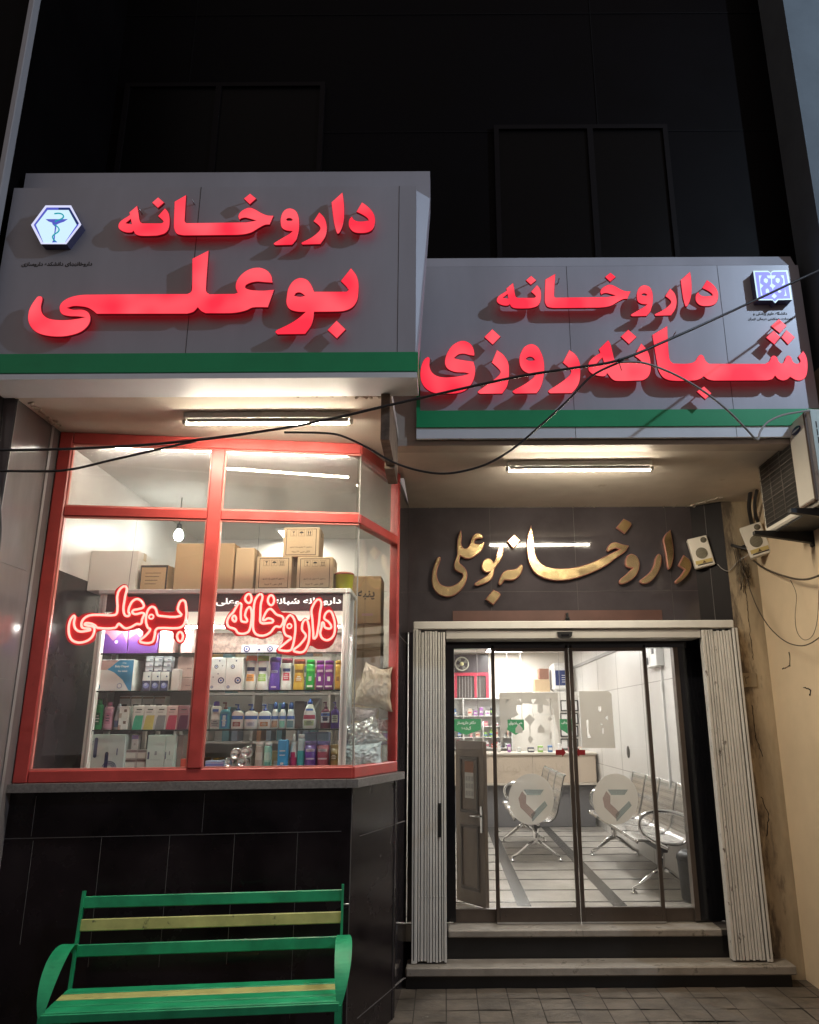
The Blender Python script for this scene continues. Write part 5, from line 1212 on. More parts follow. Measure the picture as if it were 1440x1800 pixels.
# left pane, upper row
o = carton(Mx(140), Mx(545), My(118), 2, 'wide blue and white baby diaper box at the left of the shelf', WHT, depth=.16,
  prints=[('poly',[(.30,.70),(.62,1),(1,1),(1,0),(.93,.02),(.75,.35),(.5,.6)],(.04,.22,.40)), ('poly',[(.03,.68),(.3,.68),(.45,.82),(.6,1),(.03,1)],(.45,.30,.28)), ('disc',.06,.12,.12,(.05,.22,.34)), ('disc',.68,.16,.07,(.25,.3,.45)), ('disc',.68,.16,.05,WHT)])
print_text(o, 'Baby Diaper', .048, .150, .017, (.75,.75,.75), False); print_text(o, 'For Adult', .055, .122, .011, (.7,.7,.7), False); print_text(o, 'پوشک', .06, .172, .011, (.7,.7,.7))
print_text(o, 'Easy Life', -.075, .098, .016, (.03,.03,.05), False) if False else None
for c in range(3):
    for r in range(3):
        a = 668 + c*95; b = a + 84; zb = SZ[2] + .118 + r*.033
        carton(Mx(a), Mx(b), 0, 2, 'small dark and white medicine box, one of nine in the stacked block', (.36,.36,.40), y=GY+.03, depth=.06, base=zb, ztop=zb+.031, prints=[(.06,.94,.12,.62,(.55,.55,.58)),(.5,.9,.2,.4,(.12,.12,.2))], group='nine small medicine boxes', name='medicine_box')
    a = 650 + c*95
    carton(Mx(a), Mx(a+88), 0, 2, ['left','middle','right'][c] + ' white box with a blue oval under the nine small boxes', (.60,.59,.58), y=GY+.03, depth=.07, base=SZ[2], ztop=SZ[2]+.117, prints=[(0,1,0,.55,(.05,.05,.10)),('disc',.5,.28,.34,(.20,.22,.48)),('disc',.45,.34,.18,(.42,.45,.62)),('disc',.75,.76,.1,NAVY)], group='white boxes with blue ovals')
carton(Mx(955), Mx(1040), My(215), 2, 'small pale box in front of the pinkish brown boxes', (.50,.44,.42), y=GY+.03, depth=.05)
for k, (zt, zb) in enumerate(((320,430),(108,318))):
    carton(Mx(1010), Mx(1180), 0, 2, ['lower','upper'][k] + ' pinkish brown box at the right of the diaper row', (.34,.22,.20), y=GY+.085, depth=.09, base=SZ[2] + (0 if k == 0 else .083), ztop=SZ[2] + (.082 if k == 0 else .22), prints=[(.6,.9,.4,.46,(.2,.12,.11))], group='stacked pinkish brown boxes')
# left pane, middle row
bottle(Mx(92), Mx(186), My(530), 1, 'glossy green bottle at the left end of the middle row', (.01,.26,.08), (.02,.3,.1), 'oval', [(.15,.55,(.01,.12,.05),.4)])
bottle(Mx(196), Mx(302), My(560), 1, 'pink bottle beside the glossy green one', (.60,.32,.42), (.5,.2,.3), 'oval', [(.2,.6,(.5,.22,.32),.4)])
bottle(Mx(312), Mx(396), My(580), 1, 'clear spray bottle with pale blue top', (.45,.46,.52), (.5,.62,.68), 'spray', [(.1,.35,(.16,.22,.40),.5)], cat='spray')
for k in range(2):
    carton(Mx(398), Mx(500), 0, 1, ['lower','upper'][k]+' small white box stacked beside the clear spray bottle', WHT, y=GY+.02, depth=.06, base=SZ[1]+k*.071, ztop=SZ[1]+.070+k*.071, prints=[(.5,.8,.5,.75,(.16,.10,.08)),(0,.3,0,.4,(.4,.34,.3))], group='small stacked white boxes')
for k in range(4):
    a = 388 + k*124
    carton(Mx(a), Mx(a+112), My(500), 1, ['first','second','third','fourth'][k] + ' of four white boxes in the back of the middle row from the left', (.62,.61,.60), y=GY+.11, depth=.09, prints=[(.2,.75,.70,.76,(.03,.03,.03)),(.1,.5,.5,.56,(.35,.35,.36)),(0,1,.93,.985,(.25,.16,.10))], group='tall white boxes at the back')
for k, (c, lab) in enumerate((((.04,.36,.22),'white box with a green slanted panel'),((.50,.42,.12),'white box with a yellow slanted panel'),((.20,.20,.21),'white box with a grey slanted panel'),((.36,.03,.07),'white box with a red slanted panel'),((.08,.01,.04),'maroon box with a dark slanted panel'))):
    a = 545 + k*119
    f = (.26,.12,.14) if k == 4 else (.55,.38,.37) if k == 3 else (.60,.59,.57)
    carton(Mx(a), Mx(a+116), My(602), 1, lab, f, y=GY+.01, depth=.04, prints=[('poly',[(.02,.0),(.9,0),(.99,.60),(.28,.60),(.18,.5)],c),(.3,.8,.82,.87,(.05,.05,.05)),(.2,.7,.72,.75,(.2,.2,.2))], group='boxes with slanted colour panels')
# left pane, bottom row
o = carton(Mx(24), Mx(455), My(908), 0, 'big pale carton with two curved black labels on the bottom board', (.47,.52,.51), depth=.2)
for (u, v, w_, h_) in ((-.055,.125,.022,.12), (.018,.045,.022,.11)):
    mb = MB(); vs = [(u + (w_/2)*math.cos(a*math.pi/12), -.0008, v + h_/2 - w_/2 + (w_/2)*math.sin(a*math.pi/12)) for a in range(13)] + [(u + (w_/2)*math.cos(a*math.pi/12), -.0008, v - h_/2 + w_/2 + (w_/2)*math.sin(a*math.pi/12)) for a in range(12, 25)]
    mb.add(vs, [tuple(range(len(vs)))]); mb.build('label_pill', cm((.02,.025,.08),.5), o, True, recalc=False)
for (cx_, cz_, s_) in ((-.07,.195,1), (.04,.01,1)):
    for rr in (.024,.034,.044):
        a0 = R(90) if cz_ > .1 else R(-20)
        mb = MB(); mb.tube([(cx_+rr*math.cos(a0+a*math.pi/9), -.0012, min(.222, max(.004, cz_-.01+rr*math.sin(a0+a*math.pi/9)))) for a in range(10)], .0018, 4); mb.build('label_arc', cm((.02,.025,.12),.5), o, True)
for x in (-.11, .08): 
    mb = MB(); mb.box(x-.003, x+.003, -.0008, .001, .08, .12); mb.build('handle_slot', cm(NAVY), o, True)
for k, (a, b) in enumerate(((455,590),(592,690))):
    for r in range(2):
        carton(Mx(a), Mx(b), 0, 0, ('upper ' if r else 'lower ') + ['wide','narrow'][k] + ' grey carton beside the big pale carton', (.40,.36,.35), y=GY+.03, depth=.09, base=SZ[0]+r*.056, ztop=SZ[0]+.055+r*.056, prints=[(0,1,.75,.98,(.12,.08,.08)),(.08,.9,.1,.65,(.55,.53,.5))], group='small grey cartons')
carton(Mx(520), Mx(592), My(908), 0, 'white and violet packet on the small grey cartons', (.58,.55,.56), y=GY+.04, depth=.04, base=SZ[0]+.112, prints=[(0,1,.7,.98,(.22,.2,.4)),('disc',.5,.35,.16,(.4,.36,.36))])
for (a, b, lab) in ((692,880,'wide pale green tall box in the bottom row'),(884,982,'narrow pale green tall box in the bottom row')):
    carton(Mx(a), Mx(b), My(912), 0, lab, (.46,.54,.51), y=GY+.01, depth=.12, prints=[(.06,.16,.28,.5,(.03,.04,.1)),(.45,.58,.4,.52,(.2,.22,.24)),(.2,.8,.25,.27,(.34,.4,.4))], group='tall pale green boxes')
carton(Mx(985), Mx(1070), My(912), 0, 'brown grey box beside the pale green boxes', (.26,.20,.19), y=GY+.06, depth=.1)
carton(Mx(1058), Mx(1150), My(1165), 0, 'red box low beside the red mullion', (.42,.05,.03), y=GY+.02, depth=.08)
# upper compartment, purple packs and white rolls
for k, (a, b, lab) in enumerate(((186,490,'purple pack with a pink wave at the left of the top compartment'),(498,815,'purple pack with a dark wave in the top compartment'))):
    carton(Mx(a), Mx(b), 1103, 3, lab, (.10,.03,.20), y=GY+.03, depth=.12, prints=[('poly',[(0,.55),(.25,.8),(.5,.5),(.8,.85),(1,.4),(1,1),(0,1)],(.36,.12,.18)),('disc',.62,.45,.06,(.6,.5,.7))], group='purple packs')
carton(Mx(830), Mx(980), 1108, 3, 'rounded pale pink pack in the top compartment', (.55,.36,.34), y=GY+.04, depth=.1)
carton(Mx(1060), Mx(1180), 1106, 3, 'pale pink pack nearest the mullion in the top compartment', (.58,.40,.38), y=GY+.04, depth=.1)
o = carton(424, 487, 1134, 3, 'white pack with blue rings lying below the right neon sign', (.5,.52,.56), y=GY+.0, depth=.1, prints=ring(.15,.5,.09)+ring(.8,.5,.08)+[('disc',.5,.4,.03,NAVY)])

# cartons on top of the shelf
TZ = SZ[4] + .001
def top_carton(px0, px1, topy, label, m, depth=.2, y=4.90, base=TZ, printed=False, group=None):
    x0, x1 = WY(px0, 1030, y).x, WY(px1, 1030, y).x; zt = WY((px0+px1)/2, topy, y).z
    w, h = x1-x0, zt-base
    mb = MB(); mb.cbox(-w/2, w/2, 0, depth, 0, h, .004)
    mb.box(-w/2+.004, w/2-.004, depth/2-.0012, depth/2+.0012, h, h+.0006, 1)
    o = mb.build('carton', [m, M_ink]); o.location = ((x0+x1)/2, y, base); tag(o, label, 'carton', group)
    mb = MB(); mb.box(-w/2-.0006, w/2+.0006, depth/2-.025, depth/2+.025, h-.05, h+.0012); mb.build('tape', mat('packing_tape', (.45,.33,.19), .25), o, True)
    if printed:
        mb = MB()
        a, b, c, d, t = -w*.42, w*.42, h*.06, h*.95, .0036
        for q in ((a,b,c,c+t),(a,b,d-t,d),(a,a+t,c+t,d-t),(b-t,b,c+t,d-t)): mb.box(q[0], q[1], -.0008, .001, q[2], q[3])
        s = w*.085
        for k, cx in enumerate((-w*.22, 0.0, w*.22)):
            cz = h*.80
            for q in ((cx-s,cx+s,cz-s,cz-s+.0014),(cx-s,cx+s,cz+s-.0014,cz+s),(cx-s,cx-s+.0014,cz-s,cz+s),(cx+s-.0014,cx+s,cz-s,cz+s)): mb.box(q[0], q[1], -.0008, .001, q[2], q[3])
            if k == 0: mb.prism([(cx-s*.5,cz+s*.6),(cx,cz),(cx+s*.5,cz+s*.6)][::-1], -.0008, .001, axis='Y'); mb.box(cx-.0012,cx+.0012,-.0008,.001,cz-s*.6,cz); mb.box(cx-s*.35,cx+s*.35,-.0008,.001,cz-s*.7,cz-s*.6)
            elif k == 1: mb.prism([(cx+s*.7*math.cos(a_*math.pi/8), cz+s*.6*math.sin(a_*math.pi/8)) for a_ in range(9)], -.0008, .001, axis='Y'); mb.box(cx-.001,cx+.001,-.0008,.001,cz-s*.7,cz)
            else:
                for e in (-.35,.35): mb.box(cx+s*(e-.12),cx+s*(e+.12),-.0008,.001,cz-s*.5,cz+s*.3); mb.prism([(cx+s*(e-.3),cz+s*.25),(cx+s*(e+.3),cz+s*.25),(cx+s*e,cz+s*.75)], -.0008, .001, axis='Y')
                mb.box(cx-s*.7,cx+s*.7,-.0008,.001,cz-s*.75,cz-s*.6)
        mb.build('printed_marks', M_ink, o, True)
        print_text(o, 'محتوی ۱۲ بطری یک لیتری', 0, h*.33, .01, (.03,.025,.02), width=w*.62)
        print_text(o, 'الکل طبی ۷۰ درجه', 0, h*.17, .01, (.03,.025,.02), width=w*.5)
    return o, zt
top_carton(153, 238, 968, 'plain white carton at the left end on top of the shelf', M_cardw, .22)
o, _ = top_carton(244, 293, 993, 'small brown carton with black edges between the white and the tall brown carton', M_card, .18)
w = WY(293,1030,4.9).x - WY(244,1030,4.9).x; mb = MB(); h = WY(268,993,4.9).z-TZ
for q in ((-w/2,w/2,h*.9,h*.985),(-w/2,-w*.44,.01,h*.9),(w*.42,w/2,.01,h*.9)): mb.box(q[0]+.002, q[1]-.002, -.0008, .001, q[2], q[3])
mb.build('black_border', M_ink, o, True)
for k in range(4): 
    mb = MB(); mb.box(-w*.3, w*(.1+.05*k), -.0008, .001, h*(.25+k*.14), h*(.27+k*.14)); mb.build('printed_line', M_ink, o, True)
top_carton(304, 408, 955, 'tall brown carton standing behind the red mullion', M_card, .24)
o, _ = top_carton(411, 444, 963, 'narrow brown carton with faint printed lines', M_card2, .2)
G_ = 'printed alcohol cartons'
top_carton(449, 511, 978, 'printed brown carton at the lower left of the stack of three', M_card2, .2, printed=True, group=G_)
_, z2 = top_carton(521, 584, 979, 'printed brown carton at the lower right next to the yellow bin', M_card2, .2, printed=True, group=G_)
top_carton(494, 558, 927, 'printed brown carton on top of two others under the transom', M_card2, .19, base=z2+.001, printed=True, group=G_)
x0, x1 = WY(585,1030,4.9).x, WY(619,1030,4.9).x; hb = WY(600,1003,4.9).z - TZ; r = (x1-x0)/2
mb = MB(); mb.lathe([(r*.82,0),(r*.86,.004),(r*.98,hb*.86),(r*1.02,hb*.88)], 24); o = mb.build('waste_bin', mat('yellow_plastic', (.55,.52,.02), .35)); o.location = ((x0+x1)/2, 4.99, TZ); tag(o, 'yellow plastic bin with red lid at the right end on top of the shelf', 'bin')
mb = MB(); mb.lathe([(r*1.05,hb*.87),(r*1.05,hb*.93),(r*.9,hb),(.0001,hb*1.0)], 24); mb.build('lid', mat('red_lid', (.40,.10,.04), .4), o, True)

# ------------------------------------------------------------------ the cartons and bags in the angled corner pane
N5 = lambda x: 590 + x/4.615
N5y = lambda y: 1000 + y/4.615
def corner_carton(a, b, zt, zb, y, label, m=M_card, d=.26):
    x0, x1 = WY(N5(a), 1150, y).x, WY(N5(b), 1150, y).x
    w, h = x1-x0, zt-zb
    mb = MB(); mb.cbox(-w/2, w/2, 0, d, 0, h, .005); mb.box(-w*.03, w*.03, -.0008, .001, h*.02, h*.98, 1)
    o = mb.build('carton', [m, mat('carton_seam', (.36,.25,.14), .7)]); o.location = ((x0+x1)/2, y, zb); tag(o, label, 'carton'); return o, w, h
za = WY(640, N5y(45), 5.3).z; zm = WY(640, N5y(435), 5.3).z; zn = WY(640, N5y(645), 5.3).z
o, w, h = corner_carton(100, 362, za, zm, 5.36, 'large brown carton marked in black on top of the corner stack')
print_text(o, 'پنبه', w*.02, h*.58, .075, (.04,.03,.025), y=-.002)
mb = MB(); mb.box(-w*.1, w*.25, -.0008, .001, h*.16, h*.21); mb.build('faded_print', cm((.42,.24,.24)), o, True)
corner_carton(80, 366, zm-.002, zn, 5.38, 'brown carton in the middle of the corner stack', M_card2)
corner_carton(80, 366, zn-.002, 1.421, 5.38, 'brown carton at the bottom of the corner stack behind the bags', M_card2)
def bag(px, py, wpx, hpx, y, label, m, d=.10, seed=0, wr=.02, tilt=0, name='bag', cat='bag', group=None, taper=0.0, full=.42):
    """a stuffed bag: two puffed sheets meeting in a seam, with pinched corners and creases"""
    c = WY(px, py, y); sx = WY(px+wpx/2, py, y).x - c.x; sz = (WY(px, py-hpx/2, y).z - WY(px, py+hpx/2, y).z)/2
    n = 44; off = Vector((seed*3.1, seed*1.7, seed*.9)); vs = []; fs = []
    for side in (-1, 1):
        for j in range(n+1):
            for i in range(n+1):
                u, v = 2*i/n-1, 2*j/n-1
                x = u*sx*(1-.13*(1-v*v)*abs(u)); z = v*sz*(1-.13*(1-u*u)*abs(v))
                puff = max(0, (1-u*u)*(1-v*v))**full
                q = Vector((u*1.6, v*1.6, side*.7)) + off
                w1 = 1 - abs(noise.noise(q*1.5))*2; w2 = 1 - abs(noise.noise(Vector((u*3+v*1.2, v*2.2-u, side))*1.6 + off))*2
                t = d/2*puff*(1 + .10*noise.noise(q)) + (w1*.6 + w2)*wr*min(1, puff*2)
                z += .10*sz*noise.noise(q*1.1)*abs(v); x += .08*sx*noise.noise(q*1.3 + Vector((5,0,0)))*abs(u)
                vs.append(Vector((x*(1-taper*v), side*t, z)))
    K = (n+1)*(n+1)
    for sd in range(2):
        for j in range(n):
            for i in range(n):
                k = sd*K + j*(n+1) + i; f = (k, k+1, k+n+2, k+n+1); fs.append(f if sd == 0 else f[::-1])
    Rm = Matrix.Rotation(tilt, 3, 'Y'); mb = MB(); mb.add([Rm @ v for v in vs], fs, 0, True)
    o = mb.build(name, m); o.location = c; return tag(o, label, cat, group)
M_sack = mat('beige_cloth', (.50,.40,.30), .85, var=.1, vscale=6, bump=.3, bscale=25)
M_silver = mat('silver_foil', (.55,.59,.61), .22, metal=.75, bump=.5, bscale=18)
M_bluebag = mat('pale_blue_plastic', (.45,.56,.62), .25, var=.12, vscale=10, bump=.5, bscale=14)
P_ = 'wrapped_pack'
bag(660, 1207, 62, 78, 5.16, 'beige stuffed cloth bag leaning on the cartons', M_sack, .16, 3, .010, R(9), taper=.22)
bag(640, 1256, 48, 26, 5.18, 'white and brown wrapped pack below the beige bag on the left', mat('white_pink_wrap', (.56,.45,.45), .35, var=.3, vscale=9, bump=.2), .13, 4, .006, R(4), P_, 'pack')
bag(678, 1252, 27, 24, 5.25, 'white wrapped pack below the beige bag on the right', mat('white_wrap', (.58,.55,.58), .3, var=.2, vscale=9, bump=.2), .11, 5, .005, R(-4), P_, 'pack')
bag(676, 1275, 29, 24, 5.25, 'shiny red wrapped pack', mat('red_wrap', (.40,.07,.07), .25, var=.25, vscale=9, bump=.2), .11, 6, .005, R(3), P_, 'pack')
bag(679, 1298, 25, 23, 5.25, 'shiny purple wrapped pack', mat('purple_wrap', (.18,.08,.30), .25, var=.25, vscale=9, bump=.2), .11, 7, .005, R(-3), P_, 'pack')
bag(636, 1291, 70, 52, 5.09, 'crumpled silver bag in the corner pane', M_silver, .15, 8, .016, R(-20), taper=.15)
bag(637, 1330, 72, 50, 5.02, 'crumpled pale blue plastic bag at the bottom of the corner pane', M_bluebag, .15, 9, .013, R(-4))
bag(681, 1331, 19, 42, 5.23, 'pale green pack standing beside the blue bag', mat('pale_green_wrap', (.50,.56,.48), .4, var=.15, vscale=9), .09, 10, .003, 0, P_, 'pack', full=.25)
mb = MB(); mb.tube([WY(609,1035,4.8), WY(607,1150,4.82), WY(612,1225,4.84), WY(620,1260,4.86), WY(622,1300,4.86), WY(624,1348,4.86)], .003, 6); o = mb.build('power_cord', M_white); tag(o, 'thin white cord hanging down by the shelf upright', 'cord')

# back of the display room: a rack of boxes and a blue screen
rk = thing('storage_rack', 'pale rack with books and boxes at the back of the display room', 'rack', (-1.3, 6.8, .32))
mb = MB()
for z in (1.15, 1.55, 1.95): mb.box(-2.3, -.40, 6.68, 6.97, z, z+.02)
for x in (-2.3, -1.65, -1.0, -.42): mb.box(x, x+.02, 6.68, 6.97, .32, 2.30)
mb.build('frame', M_white, rk)
rnd = random.Random(31)
cols = [(.5,.3,.06),(.45,.08,.06),(.5,.48,.44),(.2,.26,.34),(.55,.5,.3),(.62,.6,.56),(.4,.2,.1),(.1,.25,.3),(.6,.55,.5)]
proto = {}
for z in (1.171, 1.571, 1.971):
    x = -2.26
    while x < -.5:
        wd = rnd.uniform(.03, .09); hh = rnd.uniform(.18, .32)
        if rnd.random() < .8 and not any(abs(x+wd/2-q) < wd/2+.03 for q in (-1.64,-.99)):
            k = rnd.randrange(len(cols))
            if k not in proto:
                mb = MB(); mb.cbox(-.5,.5,0,1,0,1,.02); mb.box(-.3,.3,-.004,0,.6,.75,1); o = mb.build('book', [cm(cols[k],.6), M_whiteprint]); proto[k] = o
            else: o = proto[k].copy(); COL.objects.link(o)
            o.location = (x+wd/2, 6.70, z); o.scale = (wd, .2, hh); tag(o, 'upright book or file on the storage rack at the back', 'book', 'books on the storage rack')
        x += wd + rnd.uniform(.004, .05)
for (a, b, c, d, y, lab) in ((196,252,1150,1172,6.2,'glowing blue screen seen behind the diaper box'),(606,640,1190,1226,6.0,'glowing blue screen seen left of the beige bag')):
    p0, p1 = WY(a, c, y), WY(b, d, y); t = thing('screen', lab, 'screen', ((p0.x+p1.x)/2, y, p1.z))
    mb = MB(); mb.box(p0.x, p1.x, y-.004, y, p1.z, p0.z); mb.build('display', glow('lit_blue_screen', (.08,.16,1.0), .9), t)
    mb = MB(); mb.cbox(p0.x-.02, p1.x+.02, y+.0005, y+.04, p1.z-.02, p0.z+.03, .004); mb.box((p0.x+p1.x)/2-.02,(p0.x+p1.x)/2+.02,y+.01,y+.03,p1.z-.15,p1.z-.021); mb.build('casing', M_white, t)
    zc = p1.z-.151
    mb = MB(); mb.cbox(p0.x-.1, p1.x+.12, y-.12, y+.2, zc-.03, zc, .005)
    for sx_ in (p0.x-.08, p1.x+.10):
        for sy_ in (y-.1, y+.18): mb.bar((sx_, sy_, .316), (sx_, sy_, zc-.03), .03)
    o = mb.build('side_table', cm((.4,.36,.32),.5)); tag(o, 'plain table carrying the ' + lab.split(' seen')[0] + ' seen' + lab.split(' seen')[1], 'table')
# ------------------------------------------------------------------ the entrance hall
FZ = .3195
M_wood = mat('dark_oiled_wood', (.16,.115,.085), .4, var=.2, vscale=5, stretch=(1,1,.15))
# half-height wooden door standing ajar
pn, pf = WZ(858,1600,FZ), WZ(806,1584,FZ); zt = WY(858,1303,pn.y).z
dv = (pf-pn); Lw = dv.length; ang = math.atan2(dv.y, dv.x)
wd_ = thing('panelled_door', 'low dark wooden door with two panels standing ajar behind the left pane', 'door', pn, ang)
hh = zt - FZ; T_ = .035
mb = MB(); mb.cbox(0, Lw, -T_/2, T_/2, .012, hh, .003); mb.build('door_leaf', M_wood, wd_, True)
for (a, b) in ((.09, .48), (.55, .90)):
    for s in (1,):
        mb = MB(); z0, z1 = a*hh, b*hh; f = .025
        for q in ((.07,Lw-.07,z0,z0+f),(.07,Lw-.07,z1-f,z1),(.07,.07+f,z0+f,z1-f),(Lw-.07-f,Lw-.07,z0+f,z1-f)): mb.cbox(q[0], q[1], T_/2+.0005, T_/2+.012, q[2], q[3], .004)
        mb.build('moulding', mat('dark_moulding', (.07,.05,.04), .4), wd_, True)
mb = MB(); mb.cbox(.02, .05, T_/2+.0005, T_/2+.008, .44*hh, .60*hh, .002); mb.tube([(.035,T_/2+.008,.54*hh),(.035,T_/2+.045,.54*hh),(.12,T_/2+.05,.54*hh)], .007, 8); mb.build('handle', M_chrome, wd_, True)
mb = MB(); mb.box(.13, .25, T_/2+.001, T_/2+.003, .64*hh, .86*hh); o = mb.build('calendar_sheet', cm((.55,.52,.48),.7), wd_, True)
mb = MB(); mb.box(.13, .25, T_/2+.0032, T_/2+.004, .80*hh, .87*hh); mb.build('calendar_picture', cm((.25,.10,.05),.6), wd_, True)
for r in range(3):
    for c in range(3):
        mb = MB(); mb.box(.137+c*.037, .166+c*.037, T_/2+.0032, T_/2+.0038, (.655+r*.046)*hh, (.685+r*.046)*hh); mb.build('calendar_block', cm((.38,.36,.34),.7), wd_, True)

# counter
ct = thing('reception_counter', 'long beige reception counter with grey base at the back of the hall', 'counter', (.9, 11.3, FZ))
cx0, cx1 = -.1, 2.10
mb = MB(); mb.cbox(cx0, cx1, 11.08, 11.75, .90, 1.265, .004)
for x in (1.22,): mb.box(x-.002, x+.002, 11.078, 11.08, .92, 1.26, 1)
mb.build('fascia', [mat('beige_laminate', (.58,.48,.38), .4, var=.04), M_line], ct)
mb = MB(); mb.cbox(cx0-.02, cx1+.02, 11.04, 11.78, 1.266, 1.295, .004); mb.build('counter_top', mat('pale_counter_top', (.60,.54,.46), .3), ct)
mb = MB(); mb.cbox(cx0-.01, cx1+.01, 11.06, 11.12, .87, .899, .003); mb.build('ledge', mat('pale_counter_top'), ct)
mb = MB(); mb.box(cx0+.05, cx1-.02, 11.22, 11.7, FZ, .90); mb.build('base', mat('grey_laminate', (.17,.165,.17), .5), ct)
text_on('faint_lettering', 'داروخانه بوعلی سی', Matrix.Translation((1.0, 11.0775, 1.08)) @ Matrix.Rotation(R(90),4,'X'), cm((.545,.45,.355),.6), ct, width=1.3, bold=.015)

# shelving with medicines on the back wall
su = thing('medicine_shelves', 'white wall shelves of medicine behind the counter', 'shelves', (.4, 13.1, 1.2))
sx0, sx1, sz0, sz1 = -.25, 1.12, 1.10, 2.10
mb = MB(); mb.box(sx0, sx1, 13.22, 13.245, sz0, sz1)
for x in (sx0, .30, sx1-.02): mb.box(x, x+.02, 12.98, 13.22, sz0, sz1)
mb.build('carcass', M_white, su)
levels = [1.10, 1.30, 1.47, 1.64, 1.81, 2.09]
for z in levels: mb = MB(); mb.box(sx0+.02, sx1-.02, 12.985, 13.2195, z-.006, z+.006); mb.build('board', M_white, su)
rnd = random.Random(44); pr = {}
pcs = [(.6,.58,.55),(.55,.2,.25),(.25,.45,.1),(.3,.12,.35),(.62,.5,.4),(.1,.2,.4),(.6,.62,.6),(.45,.1,.08),(.65,.63,.62),(.06,.06,.08)]
for z in levels[:-1]:
    x = sx0+.05
    while x < sx1-.08:
        wd = rnd.uniform(.03,.08); h_ = rnd.uniform(.06,.13)
        if rnd.random() < .72 and abs(x+wd/2-.31) > .06:
            k = rnd.randrange(len(pcs))
            if k not in pr:
                mb = MB()
                if k % 3 == 2: mb.lathe([(.5,0),(.5,.7),(.3,.78),(.3,1)], 12, c=(0,.5,0)); mb.lathe([(.502,.2),(.502,.5)], 12, c=(0,.5,0), mi=1)
                else: mb.cbox(-.5,.5,0,1,0,1,.03); mb.box(-.4,.4,-.01,0,.35,.6,1)
                pr[k] = o = mb.build('medicine_pack', [cm(pcs[k],.5), cm(pcs[(k+3) % len(pcs)],.5)])
            else: o = pr[k].copy(); COL.objects.link(o)
            o.location = (x+wd/2, 13.02, z+.0065); o.scale = (wd, .07, h_); tag(o, 'medicine pack on the wall shelves behind the counter', 'medicine', 'medicines on the wall shelves')
        x += wd + rnd.uniform(.01,.06)
# red-framed inner window and fan above it
p0, p1 = WY(800,1185,13.22), WY(858,1226,13.22)
iw = thing('inner_window', 'small red framed window with vertical bars above the medicine shelves', 'window', ((p0.x+p1.x)/2, 13.22, p1.z))
mb = MB(); x0, x1, z0, z1 = p0.x-.02, p1.x+.02, sz1+.01, p0.z+.02; f = .05
for q in ((x0,x0+f,z0,z1),(x1-f,x1,z0,z1),(x0+f,x1-f,z1-f,z1),(.5*(x0+x1)+.05,.5*(x0+x1)+.09,z0,z1-f)): mb.box(q[0],q[1],13.19,13.245,q[2],q[3])
mb.build('frame', mat('bright_red_frame', (.42,.03,.06), .4), iw)
mb = MB(); mb.box(x0+f, x1-f, 13.225, 13.24, z0, z1-f)
for k in range(8): x = x0+f+.04+k*.05; mb.box(x, x+.008, 13.215, 13.224, z0, z1-f, 1)
mb.build('pane', [mat('dim_pane', (.07,.055,.05), .3), M_cable_g], iw)
p0, p1 = WY(800,1160,13.2), WY(858,1184,13.2)
mb = MB(); mb.box(x0, x1, 13.222, 13.245, z1+.005, HZ-.02); o = mb.build('transom_pane', mat('dark_transom', (.06,.05,.055), .25), iw)
c = WY(812, 1167, 13.1)
fn = thing('wall_fan', 'pale round fan fixed above the red framed window', 'fan', c)
mb = MB(); mb.tube([c+Vector((.11*math.cos(a*math.pi/12),0,.11*math.sin(a*math.pi/12))) for a in range(24)], .012, 6, closed=True); mb.build('guard', cm((.34,.33,.27),.5), fn)
mb = MB(); mb.lathe([(.035,0),(.03,.03),(.0001,.035)], 14, M=Matrix.Translation(c) @ Matrix.Rotation(R(90),4,'X')); mb.tube([c, (c.x,13.25,c.z)], .02, 8); mb.build('hub', cm((.62,.58,.3),.4), fn)
for k in range(4):
    a = k*math.pi/2+.4; mb = MB(); q = [c+Vector((r*math.cos(a+s),.004,r*math.sin(a+s))) for r, s in ((.03,0),(.10,-.3),(.10,.45),(.03,.5))]; mb.add(q+[v+Vector((0,.004,0)) for v in q], [(0,1,2,3),(7,6,5,4),(0,4,5,1),(1,5,6,2),(2,6,7,3),(3,7,4,0)]); mb.build('blade', cm((.15,.15,.13),.4), fn)
# pillar with framed certificates and a white appliance on top
pl0, pl1 = WY(972,1225,12.5).x, WY(1018,1225,12.5).x
zc_ = WY(990, 1216, 12.5).z
mb = MB(); mb.cbox(pl0, pl1+.06, 12.5, 12.9, FZ, zc_, .006); o = mb.build('cabinet', M_cardw); tag(o, 'tall white cabinet carrying framed certificates at the back of the hall', 'cabinet')
for r in range(4):
    for c_i in range(2):
        a = 985 + c_i*17; p0, p1 = WY(a, 1231+r*22.5, 12.49), WY(a+15, 1250+r*22.5, 12.49)
        t = thing('framed_certificate', 'black framed white certificate, ' + ('left' if c_i == 0 else 'right') + ' column, ' + ['top','second','third','lowest'][r] + ' row of the hall cabinet', 'certificate', ((p0.x+p1.x)/2, 12.49, p1.z), 0, 'framed certificates in the hall')
        mb = MB(); f = .016
        for q in ((p0.x,p0.x+f,p1.z,p0.z),(p1.x-f,p1.x,p1.z,p0.z),(p0.x+f,p1.x-f,p1.z,p1.z+f),(p0.x+f,p1.x-f,p0.z-f,p0.z)): mb.box(q[0],q[1],12.478,12.499,q[2],q[3])
        mb.build('frame', M_black, t)
        mb = MB(); mb.box(p0.x+f, p1.x-f, 12.488, 12.498, p1.z+f, p0.z-f); mb.build('sheet', M_whiteprint, t)
p0, p1 = WY(948,1168,12.55), WY(981,1216,12.55)
wx = thing('white_appliance', 'rounded white appliance with a blue front panel on the hall cabinet', 'appliance', ((p0.x+p1.x)/2, 12.6, zc_))
